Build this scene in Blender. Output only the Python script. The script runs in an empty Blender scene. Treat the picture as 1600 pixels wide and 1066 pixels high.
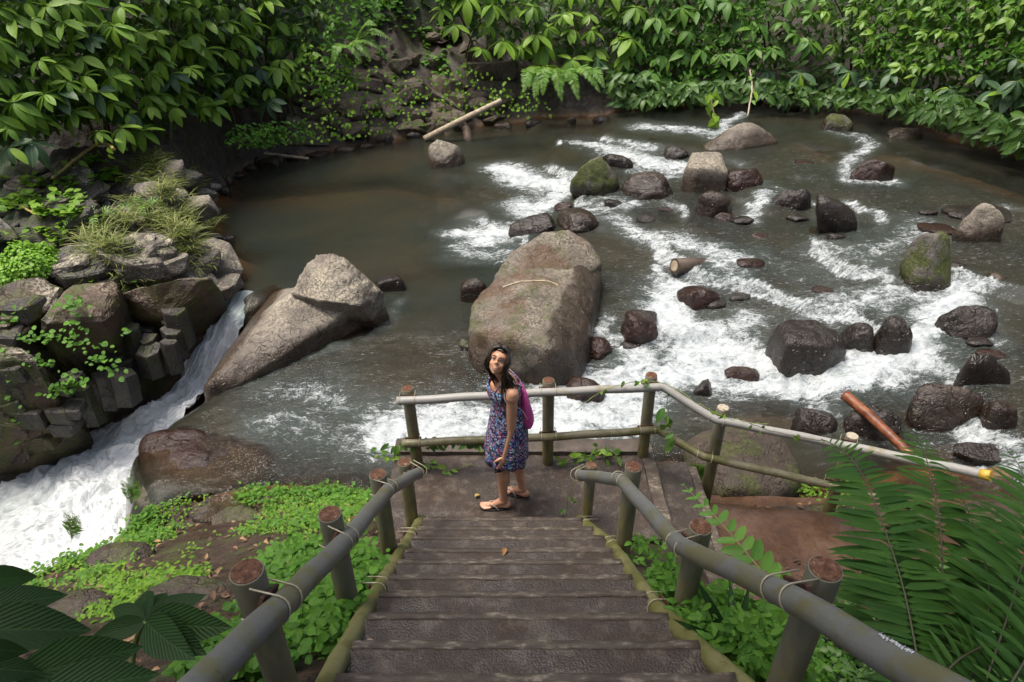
import bpy, bmesh, math, random
import numpy as np
from mathutils import Vector, Matrix, Euler
from mathutils.bvhtree import BVHTree

random.seed(7); RNG = np.random.default_rng(11)
SC = bpy.context.scene
COL = SC.collection
R = math.radians

# ------------------------------------------------------------------ camera
PITCH = R(31.8); CAMZ = 4.0; FPX = 1067.0
cam = bpy.data.cameras.new('camera'); cam.lens = 24.0; cam.sensor_width = 36.0
cam.clip_start = 0.05; cam.clip_end = 400
camo = bpy.data.objects.new('camera', cam); COL.objects.link(camo)
camo.location = (0, 0, CAMZ); camo.rotation_euler = (math.pi/2 - PITCH, 0, 0)
SC.camera = camo

# ------------------------------------------------------------------ light
SUN_EL, SUN_AZ = R(72), R(268)          # azimuth measured from +Y towards +X
wd = bpy.data.worlds.new('World'); SC.world = wd; wd.use_nodes = True
wn = wd.node_tree; bg = wn.nodes['Background']
sky = wn.nodes.new('ShaderNodeTexSky'); sky.sky_type = 'NISHITA'; sky.sun_disc = False
sky.sun_elevation = SUN_EL; sky.sun_rotation = SUN_AZ
sky.air_density = 1.0; sky.dust_density = 6.0; sky.ozone_density = 1.0
wn.links.new(sky.outputs[0], bg.inputs[0]); bg.inputs[1].default_value = 0.15
sl = bpy.data.lights.new('sun', 'SUN'); sl.energy = 2.1; sl.angle = R(20); sl.color = (1.0, 0.95, 0.86)
so = bpy.data.objects.new('sun', sl); COL.objects.link(so)
sd = Vector((math.sin(SUN_AZ)*math.cos(SUN_EL), math.cos(SUN_AZ)*math.cos(SUN_EL), math.sin(SUN_EL)))
so.rotation_euler = sd.to_track_quat('Z', 'Y').to_euler()
SC.view_settings.view_transform = 'Standard'; SC.view_settings.look = 'None'
SC.view_settings.gamma = 1.0; SC.view_settings.use_curve_mapping = False
SC.view_settings.exposure = 0.68
SC.render.engine = 'CYCLES'
SC.cycles.max_bounces = 6; SC.cycles.diffuse_bounces = 3; SC.cycles.glossy_bounces = 3
SC.cycles.transmission_bounces = 3; SC.cycles.transparent_max_bounces = 8
SC.cycles.use_denoising = True

# ------------------------------------------------------------------ pixel <-> world helpers (1600 x 1066 photo pixels)
CP, SP = math.cos(PITCH), math.sin(PITCH)
def ray(px, py):
    u = (px - 800)/FPX; v = (533 - py)/FPX
    return np.array([u, CP + v*SP, -SP + v*CP])
def at(px, py, z):                       # the point of a level z seen at that pixel
    d = ray(px, py); t = (z - CAMZ)/d[2]
    return np.array([d[0]*t, d[1]*t, z])
def aty(px, py, y):                      # the point at that distance forward
    d = ray(px, py); t = y/d[1]
    return np.array([d[0]*t, y, CAMZ + d[2]*t])
def atd(px, py, t):                      # the point at that camera depth
    d = ray(px, py); return np.array([d[0]*t, d[1]*t, CAMZ + d[2]*t])
def depth(p): return p[1]*CP + (CAMZ - p[2])*SP
def proj(p):
    zc = depth(p); yc = p[1]*SP - (CAMZ - p[2])*CP
    return 800 + FPX*p[0]/zc, 533 - FPX*yc/zc

# ------------------------------------------------------------------ numpy noise
def _h(ix, iy, iz, s):
    h = (ix*374761393 + iy*668265263 + iz*1274126177 + s*974634777) & 0xFFFFFFFF
    h = ((h ^ (h >> 13))*1274126177) & 0xFFFFFFFF
    h = ((h ^ (h >> 16))*2246822519) & 0xFFFFFFFF
    return ((h ^ (h >> 15)) & 0xFFFFFF)/float(0xFFFFFF)
def vnoise(P, s=0):                      # value noise, -1..1
    P = np.asarray(P, float); I = np.floor(P).astype(np.int64); F = P - I
    F = F*F*F*(F*(F*6 - 15) + 10)
    x, y, z = I[:, 0], I[:, 1], I[:, 2]; fx, fy, fz = F[:, 0], F[:, 1], F[:, 2]
    def L(a, b, t): return a + (b - a)*t
    c = L(L(L(_h(x, y, z, s), _h(x+1, y, z, s), fx), L(_h(x, y+1, z, s), _h(x+1, y+1, z, s), fx), fy),
          L(L(_h(x, y, z+1, s), _h(x+1, y, z+1, s), fx), L(_h(x, y+1, z+1, s), _h(x+1, y+1, z+1, s), fx), fy), fz)
    return c*2 - 1
def fbm(P, octv=4, s=0, gain=.5):
    P = np.asarray(P, float); a = 1; r = 0; t = 0
    for k in range(octv):
        r = r + a*vnoise(P*(2.03**k) + 17.3*k, s + k); t += a; a *= gain
    return r/t
def ridged(P, octv=4, s=0):
    P = np.asarray(P, float); a = 1; r = 0; t = 0
    for k in range(octv):
        r = r + a*(1 - np.abs(vnoise(P*(2.1**k) + 9.1*k, s + k))*2); t += a; a *= .5
    return r/t
def sstep(a, b, x):
    t = np.clip((x - a)/(b - a + 1e-12), 0, 1); return t*t*(3 - 2*t)
def inpoly(X, Y, poly):
    poly = np.asarray(poly)[:, :2]; r = np.zeros(X.shape, bool); n = len(poly)
    for i in range(n):
        x1, y1 = poly[i]; x2, y2 = poly[(i+1) % n]
        c = ((y1 > Y) != (y2 > Y)) & (X < (x2 - x1)*(Y - y1)/((y2 - y1) if y2 != y1 else 1e-9) + x1)
        r ^= c
    return r
def segdist(X, Y, pl, closed=False):     # distance to a polyline and how far along (0..1)
    pl = np.asarray(pl)[:, :2]; n = len(pl); D = np.full(X.shape, 1e9); T = np.zeros(X.shape)
    m = n if closed else n - 1
    for i in range(m):
        a = pl[i]; b = pl[(i+1) % n]; ab = b - a; L2 = ab@ab + 1e-12
        t = np.clip(((X - a[0])*ab[0] + (Y - a[1])*ab[1])/L2, 0, 1)
        d = np.hypot(X - a[0] - t*ab[0], Y - a[1] - t*ab[1]); k = d < D
        D = np.where(k, d, D); T = np.where(k, (i + t)/m, T)
    return D, T

# ------------------------------------------------------------------ scene graph helpers
def mesh_of(name, V, F, uv=None, smooth=True):
    me = bpy.data.meshes.new(name); me.from_pydata([tuple(v) for v in V], [], [tuple(f) for f in F])
    if smooth: me.polygons.foreach_set('use_smooth', [True]*len(me.polygons))
    if uv is not None:
        ul = me.uv_layers.new(name='UVMap'); li = np.empty(len(me.loops), np.int32); me.loops.foreach_get('vertex_index', li)
        ul.data.foreach_set('uv', np.asarray(uv, np.float32)[li].ravel())
    me.update(); return me
def fast_mesh(name, V, F, smooth=True):  # numpy arrays; every face with the same number of corners
    me = bpy.data.meshes.new(name); V = np.asarray(V, np.float32); F = np.asarray(F, np.int32); k = F.shape[1]
    me.vertices.add(len(V)); me.vertices.foreach_set('co', V.ravel())
    me.loops.add(F.size); me.loops.foreach_set('vertex_index', F.ravel())
    me.polygons.add(len(F)); me.polygons.foreach_set('loop_start', np.arange(0, F.size, k, dtype=np.int32))
    me.polygons.foreach_set('loop_total', np.full(len(F), k, np.int32))
    me.polygons.foreach_set('use_smooth', np.full(len(F), smooth))
    me.update(calc_edges=True); me.validate(); return me
def attr(me, name, vals):
    a = me.attributes.new(name, 'FLOAT', 'POINT'); a.data.foreach_set('value', np.asarray(vals, np.float32))
def cattr(me, name, rgb):
    a = me.attributes.new(name, 'FLOAT_COLOR', 'POINT')
    c = np.ones((len(rgb), 4), np.float32); c[:, :3] = rgb; a.data.foreach_set('color', c.ravel())
def link(name, me, mat=None, parent=None, loc=None):
    o = bpy.data.objects.new(name, me); COL.objects.link(o)
    if mat is not None and me is not None and not me.materials: me.materials.append(mat)
    if parent is not None: o.parent = parent
    if loc is not None: o.location = loc
    return o
def tag(o, label=None, cat=None, group=None, kind=None):
    if label: o['label'] = label
    if cat: o['category'] = cat
    if group: o['group'] = group
    if kind: o['kind'] = kind
    return o
def empty(name, loc=(0, 0, 0)):
    o = bpy.data.objects.new(name, None); COL.objects.link(o); o.location = loc; o.empty_display_size = .1; return o
def child(name, me, mat, root):          # mesh given in world coordinates, child of a root that is only translated
    o = link(name, me, mat, root); o.matrix_parent_inverse = Matrix.Translation(-Vector(root.location)); return o

def tube_arrays(P, rad, seg=10, caps=True):
    P = [Vector(p) for p in P]; n = len(P)
    if not hasattr(rad, '__len__'): rad = [rad]*n
    V = []; F = []; up = None
    for i in range(n):
        d = (P[min(i+1, n-1)] - P[max(i-1, 0)]).normalized()
        if up is None:
            up = Vector((0, 0, 1)) if abs(d.z) < .9 else Vector((1, 0, 0))
        a = d.cross(up)
        if a.length < 1e-5: a = d.orthogonal()
        a.normalize(); b = a.cross(d).normalized(); up = b
        for k in range(seg):
            t = 2*math.pi*k/seg; V.append(P[i] + (a*math.cos(t) + b*math.sin(t))*rad[i])
    for i in range(n-1):
        for k in range(seg):
            F.append((i*seg+k, i*seg+(k+1) % seg, (i+1)*seg+(k+1) % seg, (i+1)*seg+k))
    if caps: F.append(tuple(range(seg-1, -1, -1))); F.append(tuple(range((n-1)*seg, n*seg)))
    return V, F
def tube(name, P, rad, seg=10, caps=True):
    V, F = tube_arrays(P, rad, seg, caps); me = mesh_of(name, V, F)
    if caps: me.polygons[-1].use_smooth = False; me.polygons[-2].use_smooth = False
    return me
def joined(parts):                       # list of (V, F)
    V = []; F = []
    for v, f in parts:
        o = len(V); V += list(v); F += [tuple(i+o for i in q) for q in f]
    return V, F
def smoothpath(pts, n=8):                # Catmull-Rom
    P = [np.asarray(p, float) for p in pts]; out = []
    for i in range(len(P)-1):
        a = P[max(i-1, 0)]; b = P[i]; c = P[i+1]; d = P[min(i+2, len(P)-1)]
        for k in range(n):
            t = k/n
            out.append(.5*((2*b) + (c-a)*t + (2*a-5*b+4*c-d)*t*t + (3*b-a-3*c+d)*t**3))
    out.append(P[-1]); return out

# ------------------------------------------------------------------ materials
class NT:
    def __init__(s, name):
        s.m = bpy.data.materials.new(name); s.m.use_nodes = True; s.t = s.m.node_tree
        s.b = s.t.nodes['Principled BSDF']; s.out = s.t.nodes['Material Output']
    def n(s, typ, ins=None, **kw):
        x = s.t.nodes.new('ShaderNode' + typ)
        for k, v in kw.items(): setattr(x, k, v)
        for k, v in (ins or {}).items(): s.set(x, k, v)
        return x
    def set(s, x, k, v):
        i = x.inputs[k]
        if isinstance(v, bpy.types.NodeSocket): s.t.links.new(v, i)
        elif isinstance(v, bpy.types.Node): s.t.links.new(v.outputs[0], i)
        else:
            if i.type == 'RGBA' and len(v) == 3: v = (*v, 1)
            i.default_value = v
    def P(s, **kw):
        for k, v in kw.items(): s.set(s.b, k.replace('_', ' '), v)
        return s.m
    def coord(s, which='Object'): return s.n('TexCoord').outputs[which]
    def pos(s): return s.n('NewGeometry').outputs['Position']
    def noise(s, vec, scale, detail=4, rough=.55, dist=0):
        return s.n('TexNoise', {'Vector': vec, 'Scale': scale, 'Detail': detail, 'Roughness': rough, 'Distortion': dist}).outputs[0]
    def ramp(s, f, stops, interp='LINEAR'):
        x = s.n('ValToRGB', {'Fac': f}); e = x.color_ramp.elements; x.color_ramp.interpolation = interp
        while len(e) < len(stops): e.new(.5)
        for q, (p, c) in zip(e, stops):
            q.position = p; q.color = (*c, 1) if hasattr(c, '__len__') else (c, c, c, 1)
        return x.outputs[0]
    def mix(s, f, a, b, mode='MIX'):
        x = s.n('Mix', data_type='RGBA', blend_type=mode); s.set(x, 0, f); s.set(x, 6, a); s.set(x, 7, b); return x.outputs[2]
    def math(s, op, a, b=0.0, c=None, clamp=False):
        x = s.n('Math', operation=op, use_clamp=clamp); s.set(x, 0, a); s.set(x, 1, b)
        if c is not None: s.set(x, 2, c)
        return x.outputs[0]
    def bump(s, h, strength=.3, dist=.02, normal=None):
        i = {'Height': h, 'Strength': strength, 'Distance': dist}
        if normal is not None: i['Normal'] = normal
        return s.n('Bump', i).outputs[0]
    def attr(s, name): return s.n('Attribute', attribute_name=name)
    def sep(s, v):
        return s.n('SeparateXYZ', {0: v}).outputs
    def map(s, v, scale=(1, 1, 1), rot=(0, 0, 0)):
        return s.n('Mapping', {'Vector': v, 'Scale': scale, 'Rotation': rot}).outputs[0]

MAT = {}
def leaf_material(name, c1, c2, rough=.38, trans=.25, veins=9, vein_bump=.25, per='object', rib=(.16, .26, .06), ribk=.7, spec=.4):
    s = NT(name); uv = s.n('UVMap').outputs[0]; u = s.sep(uv)
    if per == 'object': rnd = s.n('ObjectInfo').outputs['Random']
    else: rnd = s.attr('rnd').outputs['Fac']
    base = s.mix(rnd, c1, c2)
    nz = s.noise(s.pos(), 9, 3)
    base = s.mix(s.math('MULTIPLY', s.ramp(nz, [(.35, 0), (.7, 1)]), .35), base, tuple(x*.55 for x in c1))
    ax = s.math('ABSOLUTE', s.math('SUBTRACT', u[0], .5))
    w = s.math('ADD', s.math('MULTIPLY', u[1], veins), s.math('MULTIPLY', ax, -veins*.9))
    w = s.math('ADD', w, s.math('MULTIPLY', s.noise(s.pos(), 14, 2), .9))
    vein = s.math('ABSOLUTE', s.math('SUBTRACT', s.math('FRACT', w), .5))
    ribm = s.ramp(ax, [(.012, 1), (.04, 0)])
    veinm = s.math('MULTIPLY', s.ramp(vein, [(.0, .55), (.12, 0)]), 1.0)
    col = s.mix(s.math('MULTIPLY', s.math('MAXIMUM', ribm, veinm, clamp=True), ribk), base, rib)
    hs = s.math('ADD', s.math('SMOOTHSTEP' if False else 'MULTIPLY', vein, 1.0), s.math('MULTIPLY', ribm, -.4))
    nb = s.bump(hs, vein_bump, .01)
    s.P(Base_Color=col, Roughness=rough, Normal=nb); s.b.inputs['Specular IOR Level'].default_value = spec
    tr = s.n('BsdfTranslucent', {'Color': s.mix(.35, col, (.25, .42, .04))})
    mx = s.n('MixShader', {0: trans, 1: s.b.outputs[0], 2: tr.outputs[0]})
    s.t.links.new(mx.outputs[0], s.out.inputs[0]); return s.m

def rock_material(name, c_dark, c_mid, c_light, lichen=.5, moss=.3, wet_rng=.28, wet_att=True, rough=.75, stain=.0, crackk=.5):
    s = NT(name); p = s.pos(); o = s.n('ObjectInfo')
    pv = s.n('VectorMath', {0: p, 1: s.n('CombineXYZ', {0: s.math('MULTIPLY', o.outputs['Random'], 37.0)}).outputs[0]}, operation='ADD').outputs[0]
    n1 = s.noise(pv, 2.2, 6, .6); n2 = s.noise(pv, 14, 5, .65); n3 = s.noise(pv, 55, 3, .6)
    base = s.ramp(n1, [(.3, c_dark), (.5, c_mid), (.72, tuple(.6*a+.4*b for a, b in zip(c_mid, c_light)))])
    base = s.mix(s.ramp(n2, [(.35, .55), (.65, 0)]), base, tuple(.5*x for x in c_dark))
    base = s.mix(s.math('MULTIPLY', s.ramp(n3, [(.52, 0), (.62, 1)]), .5), base, c_light)
    nrm = s.n('NewGeometry').outputs['Normal']; nz = s.sep(nrm)[2]
    # lichen speckle on the dry upper faces
    if wet_att: h = s.attr('dry').outputs['Fac']          # height above the water line in metres
    else: h = s.n('Value').outputs[0]; h.default_value = 5
    hn = s.math('ADD', h, s.math('MULTIPLY', s.math('SUBTRACT', n1, .5), .35))
    lm = s.math('MULTIPLY', s.ramp(s.noise(pv, 26, 6, .7), [(.46, 0), (.56, 1)]), s.ramp(s.noise(pv, 2.6, 3), [(.4, 0), (.62, 1)]))
    lm = s.math('MULTIPLY', lm, s.ramp(nz, [(.15, 0), (.6, 1)]))
    lm = s.math('MULTIPLY', lm, s.ramp(hn, [(wet_rng*.8, 0), (min(.98, wet_rng*1.6), 1)]))
    base = s.mix(s.math('MULTIPLY', lm, lichen), base, (.46, .42, .31))
    mm = s.math('MULTIPLY', s.ramp(s.noise(pv, 3.1, 5, .65), [(.62 - moss*.3, 0), (.74 - moss*.3, 1)]), s.ramp(hn, [(.02, 0), (.12, 1)]))
    mcol = s.ramp(s.noise(pv, 30, 3), [(.3, (.025, .04, .008)), (.7, (.09, .10, .02))])
    base = s.mix(s.math('MULTIPLY', mm, min(1, moss*1.6)), base, mcol)
    if stain: base = s.mix(s.math('MULTIPLY', s.ramp(s.noise(pv, 1.3, 4, .6), [(.48, 0), (.6, 1)]), stain), base, (.085, .042, .022))
    wet = s.ramp(hn, [(wet_rng*.5, 1), (min(.99, wet_rng*1.15), 0)])
    dk = s.mix(1.0, base, (.42, .36, .32), 'MULTIPLY')
    base = s.mix(wet, base, dk)
    rg = s.math('MAXIMUM', s.math('SUBTRACT', rough, s.math('MULTIPLY', wet, rough - .16)), .1)
    rg = s.math('ADD', rg, s.math('MULTIPLY', s.math('SUBTRACT', n2, .5), .25), clamp=True)
    vd = s.n('TexVoronoi', {'Vector': s.n('VectorMath', {0: pv, 1: s.n('TexNoise', {'Vector': pv, 'Scale': 3.0, 'Detail': 3.0}).outputs[1]}, operation='ADD').outputs[0], 'Scale': 2.4}, feature='DISTANCE_TO_EDGE').outputs['Distance']
    ck = s.ramp(vd, [(.0, 1), (.022, 0)]); base = s.mix(s.math('MULTIPLY', s.math('MULTIPLY', ck, s.ramp(n1, [(.45, 0), (.55, 1)])), crackk), base, tuple(.3*x for x in c_dark))
    nb = s.bump(s.math('SUBTRACT', s.math('ADD', n2, s.math('MULTIPLY', n3, .4)), s.math('MULTIPLY', ck, .5)), .75, .035)
    s.P(Base_Color=base, Roughness=rg, Normal=nb); return s.m

MAT['rock_grey'] = rock_material('rock_grey', (.10, .082, .066), (.20, .172, .138), (.40, .36, .29), 1.0, .03, .3, stain=.1)
MAT['rock_big'] = rock_material('rock_big', (.07, .055, .042), (.145, .12, .095), (.27, .235, .18), .45, .42, .25, stain=.75)
MAT['rock_dark'] = rock_material('rock_dark', (.032, .027, .025), (.066, .058, .054), (.12, .11, .10), .12, .02, .8, rough=.42)
MAT['rock_brown'] = rock_material('rock_brown', (.036, .026, .019), (.082, .062, .047), (.15, .12, .09), .25, .15, .6, rough=.6)
MAT['rock_mossy'] = rock_material('rock_mossy', (.05, .042, .036), (.11, .098, .088), (.2, .18, .16), .3, .75, .2)
MAT['rock_red'] = rock_material('rock_red', (.03, .012, .008), (.07, .03, .02), (.13, .08, .06), .0, .0, .9, rough=.4)
MAT['basalt'] = rock_material('basalt', (.022, .019, .017), (.052, .046, .042), (.12, .11, .10), .15, .45, .25, rough=.4)
MAT['bank_rock'] = rock_material('bank_rock', (.05, .04, .034), (.13, .11, .095), (.31, .28, .235), .95, .25, .2)
MAT['cliff'] = rock_material('cliff', (.022, .015, .011), (.055, .038, .027), (.14, .11, .085), .9, .6, .2, rough=.5, stain=.5)
MAT['slope_stone'] = rock_material('slope_stone', (.03, .02, .014), (.06, .042, .03), (.1, .075, .055), .05, .45, .2, rough=.6)
MAT['shore_rock'] = rock_material('shore_rock', (.045, .03, .021), (.11, .08, .058), (.22, .17, .13), .3, .45, .3, rough=.6)

def simple(name, c1, c2, scale=8, rough=.6, bump=.2, bdist=.01, metallic=0, spec=.5, detail=5):
    s = NT(name); p = s.coord(); n1 = s.noise(p, scale, detail, .6)
    s.P(Base_Color=s.ramp(n1, [(.3, c1), (.7, c2)]), Roughness=rough, Normal=s.bump(s.noise(p, scale*4, 4), bump, bdist), Metallic=metallic)
    s.b.inputs['Specular IOR Level'].default_value = spec
    return s.m
# ------------------------------------------------------------------ water level of the river (control points: pixel, level)
WC = [(400, 300, -.95), (600, 300, -.95), (520, 370, -.95), (700, 250, -.93), (640, 480, -1.02), (650, 600, -1.1), (480, 650, -1.14),
      (380, 640, -1.18), (560, 720, -1.14), (420, 740, -1.2), (800, 290, -.9), (740, 380, -.98), (960, 250, -.62), (1060, 200, -.5), (920, 640, -1.02), (780, 650, -1.1),
      (980, 330, -.75), (960, 440, -.82), (1060, 480, -.82), (1100, 560, -.98), (1050, 600, -1.02), (1150, 400, -.66), (1200, 300, -.58), (1300, 220, -.42), (1500, 260, -.42),
      (1350, 400, -.58), (1550, 400, -.5), (1480, 470, -.64), (1420, 570, -.78), (1250, 610, -.92), (1560, 520, -.6), (1560, 650, -.72),
      (1400, 680, -.9), (1200, 640, -.98), (1600, 330, -.42)]
WP = np.array([at(*c) for c in WC])
def terrace(W, X, Y):                    # the river comes down in low steps
    n = fbm(np.stack([X*.9, Y*.9, 0*X], 1), 3, 88); q = (W + .045*n)/.17; f = q - np.floor(q); lv = .17*(np.floor(q) + sstep(.36, .64, f)) - .045*n
    k = sstep(-3.0, -.5, X); return W*(1 - k) + lv*k
def water_z(X, Y):
    X = np.asarray(X, float); Y = np.asarray(Y, float); sh = X.shape; X = X.ravel(); Y = Y.ravel(); num = np.zeros(len(X)); den = np.zeros(len(X))
    for p in WP:
        w = 1/((X-p[0])**2 + (Y-p[1])**2 + .25)**1.6; num += w*p[2]; den += w
    return (terrace(num/den, X, Y)).reshape(sh)
def wz(px, py):                          # solve for the river surface at a pixel
    z = -.9
    for _ in range(6): p = at(px, py, z); z = float(water_z(p[0], p[1]))
    return at(px, py, z)

def pxpoly(l): return np.array([at(*q) for q in l])
RIVER = pxpoly([(385, 470, -.95), (350, 462, -.95), (352, 420, -.95), (335, 375, -.95), (322, 335, -.95), (345, 295, -.95), (385, 258, -.95), (480, 243, -.95), (620, 218, -.95), (700, 206, -.95),
                (800, 194, -.9), (950, 186, -.75), (1040, 166, -.5), (1150, 150, -.4), (1300, 160, -.4), (1420, 180, -.4), (1500, 213, -.4), (1600, 236, -.4)])
RIVER = np.vstack([RIVER, [[16, 12.5, -.4], [19, 9, -.4], [19, 3.5, -.5]],
                   pxpoly([(1700, 740, -.7), (1590, 735, -.8), (1450, 738, -.85), (1300, 770, -.9), (1050, 720, -1.0)]),
                   pxpoly([(1010, 745, -1.05), (600, 770, -1.15), (560, 772, -1.15), (430, 768, -1.2), (350, 772, -1.2), (235, 792, -1.2), (205, 770, -1.2), (206, 705, -1.2), (262, 652, -1.2), (322, 606, -1.15), (368, 555, -1.1), (400, 505, -1.0)])])
FALL_L = pxpoly([(338, 462, -.98), (322, 500, -1.35), (290, 560, -1.75), (262, 605, -2.05), (215, 640, -2.25), (150, 670, -2.45), (80, 705, -2.6), (20, 755, -2.7), (-90, 810, -2.8), (-260, 900, -2.9)])
FALL_R = pxpoly([(392, 452, -.97), (372, 505, -1.3), (345, 560, -1.7), (315, 612, -2.0), (262, 670, -2.2), (238, 740, -2.4), (225, 830, -2.6), (215, 900, -2.7), (160, 1000, -2.8), (60, 1150, -2.9)])
FALLP = np.vstack([FALL_L, FALL_R[::-1]])

LIP = np.array([at(350, 462, -.95), at(385, 470, -.95), at(400, 505, -1.0), at(368, 555, -1.1), at(322, 606, -1.15), at(262, 652, -1.2), at(206, 705, -1.2), at(205, 770, -1.2), at(235, 792, -1.2)])
LIPGAP = np.vstack([LIP, FALL_R[1:9][::-1]])
def dlipg(X, Y): return segdist(X, Y, LIP)[0]
STAIR_Y0, SLOPE, RUN = 3.64, .715, .25
def stair_z(y): return max(0.0, (STAIR_Y0 - y)*SLOPE)

def ground_near(X, Y):                   # the slope on this side of the river
    line = -.10 - .62*(Y - 3.8)
    steep = np.where(Y < 3.8, (3.8 - Y)*SLOPE - .12, line)
    left = steep - .24*np.clip(-X - 1.2, 0, 4)
    steep = steep + 1.5*np.clip(-1.6 - Y, 0, 11)  # unseen rise behind the viewer, steepened to keep light off the rock fronts
    path = np.where(Y < 2.7, -.3 + (2.7 - Y)*.8, -.3 - .06*np.clip(Y - 2.7, 0, 1.7) - .9*np.clip(Y - 4.35, 0, 3))
    right = steep + (path - steep)*sstep(1.0, 1.75, X)
    return np.where(X < 0, left, right)
def ground(X, Y):
    X = np.asarray(X, float); Y = np.asarray(Y, float)
    W = water_z(X, Y); ir = inpoly(X, Y, RIVER); fl = inpoly(X, Y, FALLP)
    dr, _ = segdist(X, Y, RIVER, True); df, tf = segdist(X, Y, FALLP, True)
    dl, tl = segdist(X, Y, FALL_L); dR, tR = segdist(X, Y, FALL_R)
    fz = np.interp(np.where(dl < dR, tl, tR), np.linspace(0, 1, len(FALL_L)), FALL_L[:, 2])
    P3 = np.stack([X.ravel(), Y.ravel(), 0*X.ravel()], 1)
    n1 = fbm(P3*.9, 4, 3).reshape(X.shape); n2 = fbm(P3*3.1, 4, 8).reshape(X.shape); rg = ridged(P3*.55, 4, 21).reshape(X.shape)
    # far bank: a rocky foot, then a steep wooded wall
    ins = sstep(-7.5, -4.5, X)
    far = W + .12 + .25*sstep(0, .3, dr) + np.clip(dr - .2, 0, 2.2)*(.75 + .4*n1) + np.clip(dr - 2.4, 0, 14)*1.9 + .30*rg*sstep(0, 1, dr) + .10*n2
    # left rock bank: a rough ledge above the fall with the wall behind it
    led = -.25 + .10*(Y - 8) + .42*n1 + .22*n2 + .16*rg
    ledge_back = np.clip((Y - 13.8) + .7*np.clip(-X - 6.6, -.5, 5), 0, 6)
    dd = np.minimum(dr, df)
    led = led + ledge_back*1.5
    cl = np.where(df < dr, fz, W) + .05
    left = cl + (led - cl)*sstep(.0, .55, dd)
    near = ground_near(X, Y) + .07*n1*sstep(0, .5, dr) + .05*n2
    edge = np.where((df < dr) & (X < -2), fz, W)
    near = np.where(fl, near, edge + (near - edge)*sstep(0, .45, np.minimum(dr, df)))
    # which side
    nearside = (Y < 3.0 + .0*X) | ((Y < 6.2) & (X > -4.6) & (X < 2.2)) | ((Y < 5.6) & (X >= 2.2) & (X < 6.5)) | ((Y < 4.3) & (X >= 6.5)) 
    # a point left of the fall belongs to the rock bank
    lb = (X < -3.6) & ~nearside & ((Y < 13.2) | (X < -6.4))
    lb = lb | ((X < -4.6) & (Y < 7) & (dl < dR) & ~fl)
    Z = np.where(lb, left, np.where(nearside, near, far))
    dep = .62 + .22*n1
    for (pl, w, d) in SHALLOW:
        q, _ = segdist(X, Y, pl); k = np.exp(-(q/w)**2); dep = dep*(1-k) + d*k
    bed = W - np.clip(dep, .1, 1.2)*np.maximum(sstep(0, .7, dr), np.exp(-(dlipg(X, Y)/.5)**2)) - .02 + .05*n2
    Z = np.where(fl, fz - .3 - .7*sstep(0, .3, df), np.where(ir, bed, Z))
    lw = dR/(dlipg(X, Y) + dR + 1e-6)
    Z = np.where(inpoly(X, Y, LIPGAP) & ~fl & ~ir, np.minimum(Z, fz - .45), Z)
    # under the built landing and steps keep the earth below the concrete
    lan = (X > -1.05) & (X < 1.75) & (Y > 3.55) & (Y < 4.75); Z = np.where(lan, np.minimum(Z, -.5), Z)
    st = (X > -.95) & (X < 1.15) & (Y <= 3.7); zz = (3.8 - Y)*SLOPE - .42; Z = np.where(st & (X > -.72) & (X < .55 + .12*(3.8 - Y)), np.minimum(Z, zz), Z)
    return Z
SHALLOW = [(np.array([wz(360, 310), wz(450, 300), wz(600, 285), wz(700, 300)]), .75, .17),
           (np.array([wz(345, 400), wz(400, 400)]), .4, .2),
           (np.array([wz(800, 230), wz(900, 215)]), .6, .25),
           (np.array([wz(1400, 235), wz(1520, 270), wz(1600, 300)]), .9, .14), (np.array([wz(1250, 215), wz(1300, 240)]), .8, .2),
           (np.array([wz(800, 600), wz(700, 590), wz(640, 560)]), .35, .25), (np.array([wz(600, 440), wz(720, 420)]), .4, .25),
           (np.array([wz(1150, 640), wz(1240, 640)]), .35, .15), (np.array([wz(1100, 340), wz(1000, 330)]), .4, .2),
           (np.array([wz(1400, 640), wz(1560, 690)]), .7, .18), (np.array([wz(480, 590), wz(420, 620)]), .3, .25)]

# ------------------------------------------------------------------ ground sheet
def axis(core0, core1, step, lo, hi):
    a = list(np.arange(core0, core1, step)); s = step; x = core0
    L = []
    while x > lo: s *= 1.25; x -= s; L.append(x)
    s = step; x = core1; Rr = []
    while x < hi: Rr.append(x); s *= 1.25; x += s
    return np.array(L[::-1] + a + Rr)
AX = axis(-9, 12, .075, -60, 60); AY = axis(.5, 22, .085, -60, 70)
GX, GY = np.meshgrid(AX, AY); GZ = ground(GX, GY)
GZ = np.where(GY > 24, np.clip(GZ, 6, 26), GZ); GZ = np.clip(GZ, -4, 26)
GZ = np.where(GX < -11, np.maximum(GZ, np.clip((-11 - GX)*1.6, 0, 22)*sstep(5, 9, GY)), GZ)
ny, nx = GX.shape
def grid_faces(ny, nx):
    i = np.arange(ny*nx).reshape(ny, nx)
    return np.stack([i[:-1, :-1], i[:-1, 1:], i[1:, 1:], i[1:, :-1]], -1).reshape(-1, 4)
def bilinear_ground(x, y): return float(ground(np.array([x]), np.array([y]))[0])

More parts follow.
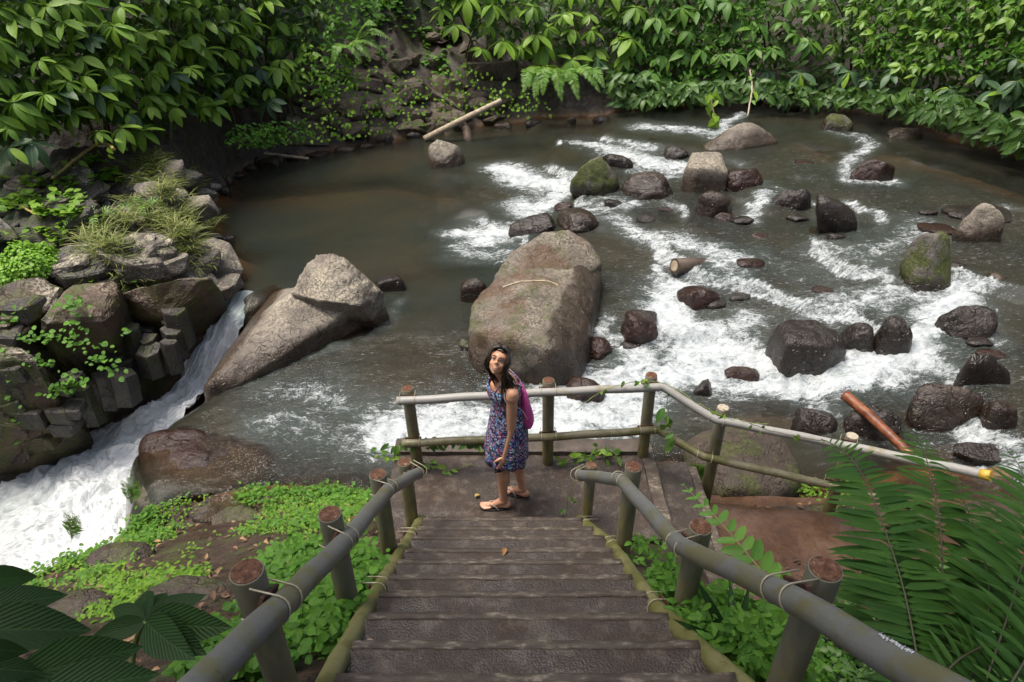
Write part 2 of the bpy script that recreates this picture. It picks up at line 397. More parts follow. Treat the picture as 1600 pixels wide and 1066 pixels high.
s = NT('earth'); p = s.pos(); n1 = s.noise(p, 1.4, 6, .6); n2 = s.noise(p, 9, 6, .65); n3 = s.noise(p, 45, 3)
soil = s.ramp(n2, [(.3, (.014, .008, .005)), (.5, (.042, .024, .014)), (.72, (.085, .052, .032))])
stone = s.ramp(n2, [(.3, (.018, .013, .01)), (.55, (.05, .038, .029)), (.75, (.13, .105, .08))])
wall_m = s.attr('rocky').outputs['Fac']
c = s.mix(wall_m, soil, stone)
moss = s.math('MULTIPLY', s.ramp(s.noise(p, 2.3, 5, .7), [(.5, 0), (.62, 1)]), s.attr('mossy').outputs['Fac'])
c = s.mix(moss, c, s.ramp(n3, [(.3, (.02, .032, .006)), (.7, (.075, .09, .018))]))
c = s.mix(s.attr('wood').outputs['Fac'], c, s.ramp(n2, [(.35, (.008, .018, .005)), (.65, (.03, .06, .015))]))
c = s.mix(s.attr('bed').outputs['Fac'], c, s.ramp(n2, [(.3, (.07, .04, .02)), (.7, (.21, .125, .062))]))
MAT['earth'] = s.P(Base_Color=c, Roughness=s.ramp(n1, [(.35, .35), (.6, .8)]), Normal=s.bump(s.math('ADD', n2, s.math('MULTIPLY', n3, .4)), .8, .05))
gme = fast_mesh('ground', np.stack([GX, GY, GZ], -1).reshape(-1, 3), grid_faces(ny, nx))
irg = inpoly(GX, GY, RIVER) | inpoly(GX, GY, FALLP)
drg, _ = segdist(GX, GY, RIVER, True)
attr(gme, 'bed', irg.astype(float).ravel())
attr(gme, 'rocky', np.clip(((GX < -3.4) & (GY > 5.5)) | ((GY > 6.5) & (drg < 2.2)), 0, 1).astype(float).ravel())
attr(gme, 'wood', (sstep(2.0, 3.2, drg)*((GY > 8) | (np.abs(GX) > 10))).ravel())
attr(gme, 'mossy', (sstep(.2, 1, drg)*.8).ravel())
tag(link('ground', gme, MAT['earth']), kind='structure')

# ------------------------------------------------------------------ rocks
def sphere_arrays(sub):
    bm = bmesh.new(); bmesh.ops.create_icosphere(bm, subdivisions=sub, radius=1); bm.verts.ensure_lookup_table()
    V = np.array([v.co[:] for v in bm.verts]); F = np.array([[v.index for v in f.verts] for f in bm.faces]); bm.free(); return V, F
SPH = {k: sphere_arrays(k) for k in (2, 3, 4, 5, 6)}
ROCKS = []                               # (V, F) in world space for the water to meet
def hull_planes(P):
    bm = bmesh.new()
    for q in P: bm.verts.new(q)
    r = bmesh.ops.convex_hull(bm, input=bm.verts)
    bm.normal_update(); bmesh.ops.recalc_face_normals(bm, faces=bm.faces)
    N = np.array([f.normal[:] for f in bm.faces]); D = np.array([f.normal.dot(f.verts[0].co) for f in bm.faces]); bm.free(); return N, D
def star(P, sub=5, soft=14, amp=.03, freq=2.2, seed=0, crack=.0):
    P = np.asarray(P, float); c = P.mean(0); N, D = hull_planes(P); D = D - N@c
    U, F = SPH[sub]; a = np.clip(U@N.T, 1e-3, None)/np.maximum(D, 1e-3)   # 1/r per plane
    r = 1/((a**soft).mean(1)*len(D)**.35)**(1/soft) if False else 1/(np.power(a, soft).sum(1))**(1/soft)
    V = U*r[:, None]
    sc = float(np.mean(r))
    n = fbm(V*freq/sc + seed*7.7, 5, seed); V = V*(1 + amp*1.6*n)[:, None]
    n2 = fbm(V*freq*4/sc + seed*3.1, 4, seed+5); V = V*(1 + amp*.5*n2)[:, None]
    if crack: V = V*(1 - crack*np.clip(1 - np.abs(vnoise(V*1.6*freq/sc + seed, seed+9))*9, 0, 1))[:, None]
    return V + c, F
def rock_mesh(name, V, F, wl, mat):
    me = fast_mesh(name, V, F); attr(me, 'dry', V[:, 2] - wl); me.materials.append(MAT[mat]); ROCKS.append((V, F)); return me
def rock_obj(name, V, F, wl, mat, label, group='boulders in the river'):
    c = V.mean(0); me = rock_mesh(name, V - [c[0], c[1], wl], F, 0.0, mat); ROCKS[-1] = (V, F)
    o = link(name, me); o.location = (c[0], c[1], wl); return tag(o, label, 'rock', group)
def hull_rock(pts, mat, label, wl=None, name='boulder', drop=.5, **kw):
    P = [at(*q) for q in pts]
    if wl is None: wl = min(p[2] for p in P)
    P += [np.array([p[0], p[1] + (.05 if p[2] < wl+.1 else .0), wl - drop]) for p in P]
    V, F = star(P, **kw); return rock_obj(name, V, F, wl, mat, label)
def boulder(l, r, t, b, mat, label, flat=.75, ang=0, sub=4, sharp=6, seed=1, amp=.05, lean=0, planes=9, name='boulder'):
    """left, right, top and water line in pixels"""
    p0 = wz((l+r)/2, b); zc = depth(p0); k = zc/FPX; w = (r-l)*k; h = (b-t)*k; wl = float(p0[2])
    th = math.atan2(CAMZ - wl, p0[1]); bb = w*.5*flat
    if h < 2*bb*math.sin(th)*1.15: bb = h/(2*math.sin(th)*1.15)
    cc = max(h - 1.55*bb*math.sin(th), .3*h)/math.cos(th)
    if mat == 'rock_red': cc *= .62
    U, F = SPH[sub]; rg = np.random.default_rng(seed); V = U.copy()
    pn = rg.normal(size=(planes, 3)); pn /= np.linalg.norm(pn, axis=1)[:, None]; pd = rg.uniform(.62, .95, planes)
    a = np.clip(U@pn.T, 1e-3, None)/pd; aa = np.concatenate([a, np.full((len(U), 1), .96)], 1)
    rr = 1/(np.power(aa, sharp*3).sum(1))**(1/(sharp*3)); V = U*rr[:, None]
    V = V*(1 + amp*fbm(V*1.7 + seed*3.3, 4, seed) + amp*.45*fbm(V*6 + seed, 4, seed+3) + amp*.55*(ridged(V*2.3 + seed, 3, seed+6) - .35))[:, None]
    ext = np.abs(V).max(0); V = V/ext; q = .80 + .12*rg.random(); V = np.sign(V)*np.abs(V)**q
    nr = np.linalg.norm(V, axis=1); V = V/V.max(0)
    V[:, 2] += V[:, 0]*rg.uniform(-.22, .22)*np.clip(V[:, 2], 0, 1) + V[:, 1]*rg.uniform(-.1, .2)*np.clip(V[:, 2], 0, 1); V[:, 2] /= V[:, 2].max()
    V = V*[w/2, bb, cc]
    V[:, 2] = np.where(V[:, 2] < 0, V[:, 2]*max(.6, .35/cc), V[:, 2])
    V[:, 0] += lean*np.clip(V[:, 2], 0, None)
    ca, sa = math.cos(ang), math.sin(ang); V[:, 0], V[:, 1] = V[:, 0]*ca - V[:, 1]*sa, V[:, 0]*sa + V[:, 1]*ca
    V = V + [p0[0], p0[1] + bb*.92, wl]
    return rock_obj(name, V, F, wl, mat, label)

# the two large boulders in mid-stream
hull_rock([(722, 505, -.48), (745, 522, -.42), (800, 527, -.36), (860, 548, -.42), (905, 552, -.62), (728, 550, -1.08), (780, 578, -1.08), (835, 592, -1.08), (890, 582, -1.05),
           (928, 545, -.98), (938, 495, -.84), (945, 412, -.50), (925, 376, -.28), (892, 362, -.22), (852, 366, -.22), (795, 400, -.3), (740, 465, -.48), (770, 430, -.38), (880, 430, -.34)],
          'rock_big', 'huge flat-topped brown boulder with a stick lying on it, behind the woman', wl=-1.0, sub=6, soft=40, amp=.045, freq=2.0, seed=3, crack=.012)
def soak(o):                              # water runs off its right-hand shoulder
    me = o.data; a = me.attributes['dry']; n = len(me.vertices); d = np.empty(n, np.float32); a.data.foreach_get('value', d); V = np.empty(n*3, np.float32); me.vertices.foreach_get('co', V); V = V.reshape(-1, 3)
    w = sstep(.12, .55, V[:, 0] - .25*V[:, 1] + .16*fbm(V*3, 3, 4)); a.data.foreach_set('value', (d - w*.75).astype(np.float32))
def huge_hump():
    soak(bpy.data.objects['boulder'])
    o = bpy.data.objects['boulder']; P = [at(*q) for q in [(764, 432, -.34), (795, 393, -.16), (850, 358, .0), (890, 357, -.02), (925, 376, -.18), (944, 410, -.42), (925, 425, -.44), (880, 436, -.38), (800, 444, -.40)]]
    P += [p + np.array([0, .1, -.7]) for p in P]; V, F = star(P, sub=5, soft=36, amp=.03, freq=2.6, seed=77, crack=.015); me = rock_mesh('back_hump', V, F, -1.0, 'rock_big'); c = link('back_hump', me, None, o); c.matrix_parent_inverse = Matrix.Translation(-o.location)
huge_hump()
def slant_rock():
    wl = -1.08; root = empty('boulder', tuple(at(450, 560, wl)))
    tag(root, 'long pale slanting boulder with a split upper block, left of mid-stream', 'rock', 'boulders in the river')
    A = [at(*q) for q in [(318, 604, -1.05), (372, 545, -.86), (420, 490, -.66), (462, 452, -.48), (520, 440, -.42), (572, 468, -.62), (540, 502, -.98), (470, 545, -1.04), (440, 568, -1.1), (378, 598, -1.12)]]
    A += [np.array([p[0] - .03, p[1], -1.9]) for p in A] + [at(345, 560, -1.75), at(318, 608, -1.75), at(425, 455, -1.15)]
    V, F = star(A, sub=6, soft=90, amp=.018, freq=4, seed=5, crack=.014)
    child('slab', rock_mesh('slab', V, F, wl + .02, 'rock_grey'), None, root)
    B = [at(*q) for q in [(452, 458, -.46), (470, 428, -.28), (492, 398, -.02), (520, 394, .03), (540, 404, -.02), (562, 424, -.2), (598, 455, -.55), (592, 470, -.68), (560, 478, -.52), (500, 470, -.44)]]
    B += [np.array([p[0] + .1, p[1] + .12, -1.5]) for p in B[1:8]]
    V, F = star(B, sub=6, soft=90, amp=.03, freq=3.4, seed=8, crack=.012)
    child('upper_block', rock_mesh('upper_block', V, F, wl, 'rock_grey'), None, root)
slant_rock()
hull_rock([(206, 690, -1.22), (240, 660, -1.1), (290, 655, -1.08), (340, 668, -1.1), (430, 700, -1.2), (440, 735, -1.22), (330, 770, -1.25), (230, 785, -1.4), (212, 740, -1.35), (260, 715, -1.1), (330, 715, -1.12)],
          'rock_red', 'dark brown wet boulder at the lip beside the waterfall', wl=-1.35, sub=5, soft=20, amp=.05, seed=12, drop=1.4)
hull_rock([(1062, 690, -.75), (1090, 668, -.6), (1150, 655, -.5), (1215, 665, -.55), (1250, 700, -.62), (1262, 745, -.7), (1225, 770, -.5), (1130, 762, -.36), (1085, 740, -.5), (1160, 700, -.38)],
          'slope_stone', 'broad low brown rock slab behind the right-hand part of the landing fence', wl=-1.0, sub=5, soft=18, amp=.045, seed=14)
hull_rock([(1425, 610, -.5), (1440, 588, -.38), (1500, 600, -.36), (1545, 612, -.42), (1548, 640, -.62), (1500, 668, -.85), (1460, 676, -.85), (1425, 650, -.7)],
          'rock_brown', 'broad brown boulder beyond the ferns, lower right of the river', wl=-.82, sub=5, soft=14, amp=.04, seed=15)
hull_rock([(1498, 575, -.5), (1520, 548, -.2), (1545, 546, -.18), (1580, 580, -.55), (1582, 603, -.72), (1520, 608, -.74), (1500, 598, -.7)],
          'rock_dark', 'angular dark rock behind the broad brown boulder at the right', wl=-.7, sub=5, soft=24, amp=.03, seed=16)
hull_rock([(1070, 262, -.2), (1080, 236, .05), (1128, 234, .05), (1140, 272, -.3), (1132, 290, -.55), (1075, 292, -.58), (1064, 285, -.5), (1090, 262, -.15), (1130, 262, -.18)],
          'rock_grey', 'squared grey block rock with pale crusted top in mid-river', wl=-.58, sub=5, soft=30, amp=.02, seed=17)
hull_rock([(1093, 228, -.5), (1130, 205, -.25), (1160, 187, .0), (1180, 190, -.02), (1212, 214, -.4), (1222, 222, -.48), (1160, 234, -.52), (1110, 236, -.52)],
          'rock_grey', 'wide pyramid-shaped grey rock below the far bank foliage', wl=-.48, sub=5, soft=20, amp=.03, seed=18)
hull_rock([(1195, 520, -.6), (1215, 494, -.45), (1260, 488, -.36), (1310, 505, -.42), (1334, 540, -.6), (1325, 572, -.86), (1260, 586, -.92), (1205, 572, -.88), (1225, 530, -.4), (1300, 540, -.44)],
          'rock_dark', 'large flat dark wet boulder beside two smaller dark ones, right of mid-stream', wl=-.86, sub=5, soft=12, amp=.035, seed=19)
BL = [(888, 972, 237, 306, 'rock_mossy', 'rounded boulder with a mossy left side below the upstream white water', .8, 31),
      (985, 1058, 264, 312, 'rock_brown', 'rounded brown boulder left of the squared grey block', .8, 32),
      (1135, 1198, 246, 294, 'rock_red', 'dark reddish rock leaning against the squared grey block', .7, 33),
      (665, 726, 217, 262, 'rock_grey', 'smooth pale slab rock at the back of the calm pool', .7, 34),
      (800, 872, 330, 364, 'rock_dark', 'low dark rock just behind the huge flat-topped boulder', .7, 35),
      (862, 938, 322, 360, 'rock_brown', 'low brown rock touching the back of the huge flat-topped boulder', .7, 36),
      (866, 896, 309, 330, 'rock_red', 'small reddish rock behind the low brown rock', .8, 37),
      (1090, 1152, 294, 342, 'rock_brown', 'low half-submerged rock in front of the squared grey block', .7, 38),
      (1210, 1272, 289, 328, 'rock_dark', 'long dark tilted rock in the middle of the right-hand rapids', .6, 39),
      (1283, 1346, 298, 362, 'rock_dark', 'dark pointed rock right of the long tilted one', .8, 40),
      (1425, 1501, 358, 458, 'rock_mossy', 'tall egg-shaped boulder with pale crusted top at the right', .85, 41),
      (1507, 1577, 313, 380, 'rock_grey', 'pale upright rock near the right edge', .75, 42),
      (1285, 1338, 178, 204, 'rock_mossy', 'low pale-topped rock under the far bank leaves', .7, 43),
      (1395, 1447, 197, 217, 'rock_grey', 'flat pale rock in the shallows under the far bank', .7, 44),
      (1318, 1373, 497, 552, 'rock_dark', 'middle dark boulder between the large flat one and the upright one', .85, 45),
      (1368, 1426, 489, 560, 'rock_dark', 'upright dark boulder at the end of the row of three', .8, 46),
      (1248, 1314, 628, 682, 'rock_dark', 'smooth dark boulder beside the landing fence', .85, 47),
      (585, 634, 422, 456, 'rock_dark', 'small dark rock at the right tip of the slanting boulder', .8, 48),
      (716, 762, 428, 474, 'rock_brown', 'low rock against the left side of the huge flat-topped boulder', .7, 49),
      (965, 1032, 464, 530, 'rock_red', 'wet reddish mound with water sheeting over it right of the huge boulder', .8, 50),
      (905, 960, 512, 560, 'rock_red', 'low wet reddish rock at the lower right of the huge boulder', .7, 51),
      (860, 902, 558, 596, 'rock_red', 'small red-brown rock in front of the huge boulder', .8, 52),
      (882, 948, 572, 626, 'rock_red', 'dark red wet rock in the white water behind the landing fence', .7, 53),
      (1085, 1117, 590, 622, 'rock_dark', 'small dark rock in the foam past the fence corner', .8, 54),
      (1545, 1582, 424, 443, 'rock_grey', 'small grey stone right of the egg-shaped boulder', .8, 55),
      (1040, 1079, 225, 248, 'rock_dark', 'small dark rock behind the squared grey block', .8, 56),
      (945, 992, 237, 262, 'rock_dark', 'low dark rock upstream of the mossy-sided boulder', .7, 57),
      (1440, 1502, 346, 366, 'rock_red', 'low reddish rock behind the egg-shaped boulder', .7, 58),
      (1480, 1560, 470, 528, 'rock_dark', 'low wet rock ledge where the water spills at the right', .7, 59),
      (1340, 1402, 228, 284, 'rock_red', 'half-submerged reddish rock in the upstream riffle', .6, 60),
      (1330, 1425, 626, 694, 'rock_dark', 'dark wet rock beneath the orange log', .7, 61),
      (1500, 1600, 690, 728, 'rock_dark', 'dark wet rock behind the tall ferns at the right edge', .7, 62),
      (1545, 1600, 620, 668, 'rock_brown', 'brown rock at the right edge beside the broad boulder', .7, 63),
      (1130, 1190, 560, 596, 'rock_red', 'submerged red rock left of the large flat dark boulder', .5, 64),
      (1050, 1130, 425, 480, 'rock_red', 'wet rock behind the sawn log end in the rapids', .6, 65),
      (1500, 1600, 320, 345, 'rock_dark', 'low dark rock at the right edge behind the pale upright rock', .6, 66),
      (1150, 1200, 395, 420, 'rock_red', 'low red rock awash in the middle of the rapids', .6, 67),
      (715, 742, 528, 548, 'rock_mossy', 'small mossy stone at the front left foot of the huge boulder', .7, 68),
      (1120, 1150, 322, 345, 'rock_red', 'small red stone by the half-submerged rock', .8, 69)]
LEAN = {39: .0, 40: -.35, 41: -.1, 42: -.3}
for (l, r, t, b, m, lab, fl, sd_) in BL:
    boulder(l, r, t, b, m, lab, flat=fl, seed=sd_, lean=LEAN.get(sd_, 0), sub=5 if (r-l) > 50 else 4, sharp=7, planes=11, amp=.09)
# low stones awash in the rapids
ANCH = [('huge flat-topped boulder', 835, 470), ('squared grey block', 1103, 263), ('mossy-sided boulder', 930, 270), ('wide pyramid-shaped rock', 1158, 212), ('egg-shaped boulder', 1463, 410), ('pale upright rock', 1542, 346), ('large flat dark boulder', 1265, 537), ('broad brown boulder', 1485, 630),
        ('sawn log end', 1065, 428), ('dark pointed rock', 1314, 330), ('long tilted rock', 1241, 309), ('orange log', 1372, 662), ('reddish mound', 998, 497), ('upright dark boulder', 1397, 525), ('angular dark rock', 1540, 576), ('smooth dark boulder by the fence', 1281, 655), ('rounded brown boulder', 1021, 288), ('low rock ledge', 1520, 500), ('reddish riffle rock', 1370, 256)]
SHORE_ANCH = [('floating pole', 420, 246), ('leaning pole', 720, 190), ('broken stump', 728, 208), ('hanging ferns', 880, 150), ('left shore of the pool', 340, 350), ('brown rock face', 600, 180), ('hanging twig', 1170, 150), ('grassy rock ledge', 300, 380), ('pale pool slab rock', 695, 240)]
USED = set()
def where(px, py, kind, anchors):
    c = sorted(anchors, key=lambda a: (a[1]-px)**2 + ((a[2]-py)*1.6)**2)
    for word in ('', 'close by and '):
        for nm, ax_, ay_ in c[:6]:
            dx_, dy_ = px - ax_, (py - ay_)*1.6
            side = ('right of' if dx_ > 0 else 'left of') if abs(dx_) > abs(dy_) else ('in front of' if dy_ > 0 else 'behind')
            lab = f'{kind} {side} the {nm}'
            if lab not in USED: USED.add(lab); return lab
    return kind
for i, (px, py, w, h) in enumerate([(1010, 345, 34, 12), (1045, 330, 26, 10), (960, 322, 30, 12), (1165, 350, 40, 16), (1190, 372, 30, 12), (1250, 345, 36, 12), (1310, 372, 30, 10), (1225, 455, 44, 16), (1160, 470, 36, 14), (1120, 500, 30, 14), (1290, 455, 30, 10), (1395, 470, 34, 12), (1500, 420, 40, 14), (1560, 470, 36, 14), (1455, 335, 30, 10), (1400, 300, 34, 10),
                                    (1260, 255, 30, 8), (1200, 250, 26, 8), (1120, 480, 40, 18), (1035, 540, 34, 16), (985, 545, 40, 18), (1465, 600, 30, 12), (1560, 560, 44, 18), (1590, 600, 36, 16), (1380, 650, 40, 16), (1480, 690, 44, 16), (1540, 540, 36, 14), (1070, 218, 24, 8), (1020, 222, 22, 7), (1230, 640, 30, 12), (1010, 500, 44, 20), (1580, 385, 36, 12)]):
    if i % 2 and i > 6: continue
    boulder(px - w/2, px + w/2, py - h, py + 2, ['rock_dark', 'rock_red', 'rock_dark'][i % 3], where(px, py, ['low dark wet stone awash', 'low reddish wet stone awash', 'low dark wet stone awash'][i % 3], ANCH), seed=150+i, sub=4, sharp=6, planes=12, amp=.1, name='awash_stone')['group'] = 'stones awash in the rapids'
# stones along the foot of the far bank
k = 0
for px, py in [(388, 262), (402, 254), (420, 258), (436, 250), (455, 247), (494, 241), (538, 236), (571, 229), (606, 222), (645, 214), (785, 199), (833, 195),
               (893, 192), (940, 189), (1180, 160), (1240, 170), (1215, 163), (345, 300), (352, 285), (365, 274), (338, 330), (345, 372), (356, 412), (352, 440)]:
    k += 1; w = random.uniform(12, 42); hgt = random.uniform(5, 13)
    o = boulder(px - w/2, px + w/2, py - hgt, py + 3, random.choice(['shore_rock', 'shore_rock', 'rock_dark', 'rock_brown']), where(px, py, 'small wet stone at the water edge', SHORE_ANCH), seed=100+k, sub=3, sharp=6, name='shore_stone', planes=12)
    o['group'] = 'stones along the far water edge'
# ------------------------------------------------------------------ river surface
rows = []
y = 3.2
while y < 24: rows.append(y); y += .012 + .0042*y
RY = np.array(rows); NXW = 640
SX = np.linspace(-1, 1, NXW)
WXg = SX[None, :]*(3.2 + .92*RY[:, None]); WYg = np.repeat(RY[:, None], NXW, 1)
WZg = water_z(WXg, WYg)
def stroke(pts): return np.array([wz(*q) for q in pts])
FOAM = [  # pixels, half width in metres, strength
    ([(1500, 460), (1450, 505), (1440, 545), (1405, 580), (1330, 598), (1250, 604), (1180, 600)], .42, 1.08),
    ([(1400, 590), (1300, 612), (1200, 612)], .35, .75),
    ([(1055, 455), (1060, 500), (1085, 540), (1120, 575), (1060, 590), (990, 600), (940, 610)], .46, 1.12),
    ([(1130, 540), (1170, 570), (1120, 600)], .45, .95), ([(1010, 560), (960, 585), (900, 625)], .4, .95),
    ([(1000, 640), (900, 650), (820, 655), (740, 662), (680, 668), (620, 672)], .42, 1.05),
    ([(660, 660), (580, 640), (500, 622), (440, 618)], .34, .62), ([(640, 690), (570, 690), (500, 680), (430, 655)], .38, .6), ([(600, 720), (560, 715)], .25, .5),
    ([(880, 292), (835, 285), (795, 265)], .6, 1.0), ([(870, 300), (840, 318), (815, 330)], .45, .95), ([(790, 372), (760, 375), (730, 368)], .38, 1.0), ([(780, 395), (740, 400), (715, 385)], .35, .7),
    ([(1060, 262), (1000, 248), (940, 232), (920, 226)], .5, .95), ([(1050, 278), (990, 262)], .3, .7), ([(1110, 208), (1050, 200), (1010, 196)], .5, .8), ([(1160, 180), (1110, 215)], .25, .8),
    ([(960, 345), (1040, 370), (1110, 390), (1140, 410)], .38, .8), ([(1150, 420), (1170, 440)], .25, .6), ([(930, 325), (990, 318)], .3, .7),
    ([(1345, 212), (1352, 235), (1335, 262), (1330, 282), (1390, 282)], .25, .75), ([(1290, 205), (1340, 214)], .25, .6),
    ([(1440, 350), (1410, 385), (1340, 400), (1290, 385)], .45, .62), ([(1480, 455), (1400, 455), (1320, 465), (1280, 475)], .42, .75), ([(1300, 400), (1250, 420), (1190, 400)], .4, .4),
    ([(1195, 300), (1180, 325), (1165, 345)], .22, .8), ([(1200, 285), (1230, 300)], .2, .5),
    ([(1190, 500), (1170, 530), (1180, 570)], .3, .8), ([(1345, 560), (1400, 555), (1440, 540)], .3, .8), ([(1360, 600), (1330, 625), (1320, 660)], .2, .6),
    ([(1560, 690), (1520, 685), (1490, 690)], .22, .9), ([(1500, 700), (1530, 735)], .18, .8), ([(1490, 500), (1530, 510), (1560, 530)], .2, .7),
    ([(900, 545), (880, 575), (850, 595)], .2, .8), ([(940, 500), (930, 530)], .2, .7), ([(860, 610), (820, 605)], .2, .8), ([(1280, 330), (1340, 370)], .2, .4),
    ([(560, 520), (600, 500), (620, 470)], .14, .35), ([(390, 600), (450, 575), (520, 535)], .16, .4), ([(1050, 420), (1060, 450)], .15, .8)]
mask = np.zeros_like(WXg)
wobP = np.stack([WXg.ravel(), WYg.ravel(), 0*WXg.ravel()], 1)
wx = fbm(wobP*1.6, 3, 41).reshape(WXg.shape)*.32; wy = fbm(wobP*1.6 + 50, 3, 42).reshape(WXg.shape)*.32
for pts, w, st in FOAM:
    d, _ = segdist(WXg + wx, WYg + wy, stroke(pts)); mask = np.maximum(mask, st*np.exp(-(d/(w*1.25))**2))
turb = np.zeros_like(WXg)                # lively water overall: rapids to the right, calm pool to the left
for (px, py, r, v) in [(1150, 450, 3.2, .5), (1350, 520, 2.6, .6), (1000, 300, 2.5, .4), (1450, 350, 3.5, .4), (800, 640, 2.0, .6), (500, 650, 1.6, .5), (1300, 270, 3, .35), (1500, 650, 1.6, .5), (1060, 560, 1.6, .8), (560, 560, 1.2, .25), (780, 300, 1.5, .3)]:
    p0 = wz(px, py); turb = np.maximum(turb, v*np.exp(-((WXg - p0[0])**2 + (WYg - p0[1])**2)/r**2))
# water stretched along the flow (right to left) with standing waves
ca, sa = math.cos(.28), math.sin(.28); Fx = WXg*ca + WYg*sa; Fy = -WXg*sa + WYg*ca
Q = np.stack([Fx.ravel(), Fy.ravel(), 0*Fx.ravel()], 1)
w1 = fbm(Q*[1.1, 2.0, 1], 3, 51).reshape(WXg.shape); w2 = fbm(Q*[4.0, 6.5, 1] + 3, 3, 52).reshape(WXg.shape); w3 = ridged(Q*[6, 9, 1], 3, 53).reshape(WXg.shape)
gy_, gx_ = np.gradient(WZg); sx_ = np.gradient(WXg, axis=1); sy_ = np.gradient(WYg, axis=0); slope_ = np.hypot(gx_/sx_, gy_/sy_)
mask = np.maximum(mask, np.clip(sstep(.15, .45, slope_)*.85, 0, .75)*sstep(.12, .35, np.maximum(turb, mask)))
amp = np.maximum(turb, mask)
WZg = WZg + w1*(.008 + .075*amp) + w2*(.005 + .05*amp) + (w3 - .3)*.06*mask + ridged(Q*[9, 15, 1] + 7, 2, 57).reshape(WXg.shape)*.022*np.clip(amp, 0, .7)
# the bed and the rocks below: how deep is the water here
allV = [np.stack([GX, GY, GZ], -1).reshape(-1, 3)]; allF = [grid_faces(ny, nx)]
gb = BVHTree.FromPolygons([tuple(v) for v in allV[0]], [tuple(map(int, f)) for f in allF[0]])
inr = inpoly(WXg, WYg, RIVER); d_edge, _ = segdist(WXg, WYg, RIVER, True)
use = inr | (d_edge < .5)
fallin = inpoly(WXg, WYg, FALLP) & ~inr
use &= ~fallin
lipcut = LIP
dlip, _ = segdist(WXg, WYg, lipcut); use &= inr | (dlip > .6); use |= (dlip < .3) & (WYg > 5.0)
WZg = WZg - np.where(inr, .16*np.clip(1 - dlip/.4, 0, 1)**2, np.where(dlip < .31, .16 + 1.6*dlip + 3*dlip**2, 0))
use &= ~((WYg < 4.55) & (WXg > -1.0) & (WXg < 1.9)); use &= ~((WYg < 4.9) & (WXg >= 1.9) & (WXg < 2.6))
# depth over the bed from the height function itself, and over rocks from rays
dep = WZg - ground(WXg, WYg)
near_rock = np.zeros_like(WXg)
# a light ray grid over every rock box
for V, F in ROCKS:
    lo = V.min(0); hi = V.max(0); ii = np.argwhere(use & (WXg > lo[0]-.12) & (WXg < hi[0]+.12) & (WYg > lo[1]-.12) & (WYg < hi[1]+.12))
    if not len(ii): continue
    bv = BVHTree.FromPolygons([tuple(v) for v in V], [tuple(map(int, f)) for f in F])
    for a, b in ii:
        x, y, z = WXg[a, b], WYg[a, b], WZg[a, b]
        h = bv.ray_cast((x, y, 6), (0, 0, -1))[0]
        if h is not None: dep[a, b] = min(dep[a, b], z - h.z)
        q = bv.find_nearest((x, y, z), .12)
        if q[3] is not None: near_rock[a, b] = max(near_rock[a, b], 1 - q[3]/.12)
rim = near_rock*np.clip(turb*1.6, .0, .8)*(.5 + .5*fbm(Q*5, 2, 77).reshape(WXg.shape))
mask = np.clip(np.maximum(mask, rim), 0, 1.05)
idx = -np.ones(WXg.size, int); uf = use.ravel(); idx[uf] = np.arange(uf.sum())
gf = grid_faces(*WXg.shape); gf = gf[uf[gf].all(1)]
wme = fast_mesh('river', np.stack([WXg, WYg, WZg], -1).reshape(-1, 3)[uf], idx[gf])
attr(wme, 'foam', mask.ravel()[uf]); attr(wme, 'deep', np.clip(dep, 0, 1).ravel()[uf]); attr(wme, 'turb', turb.ravel()[uf])

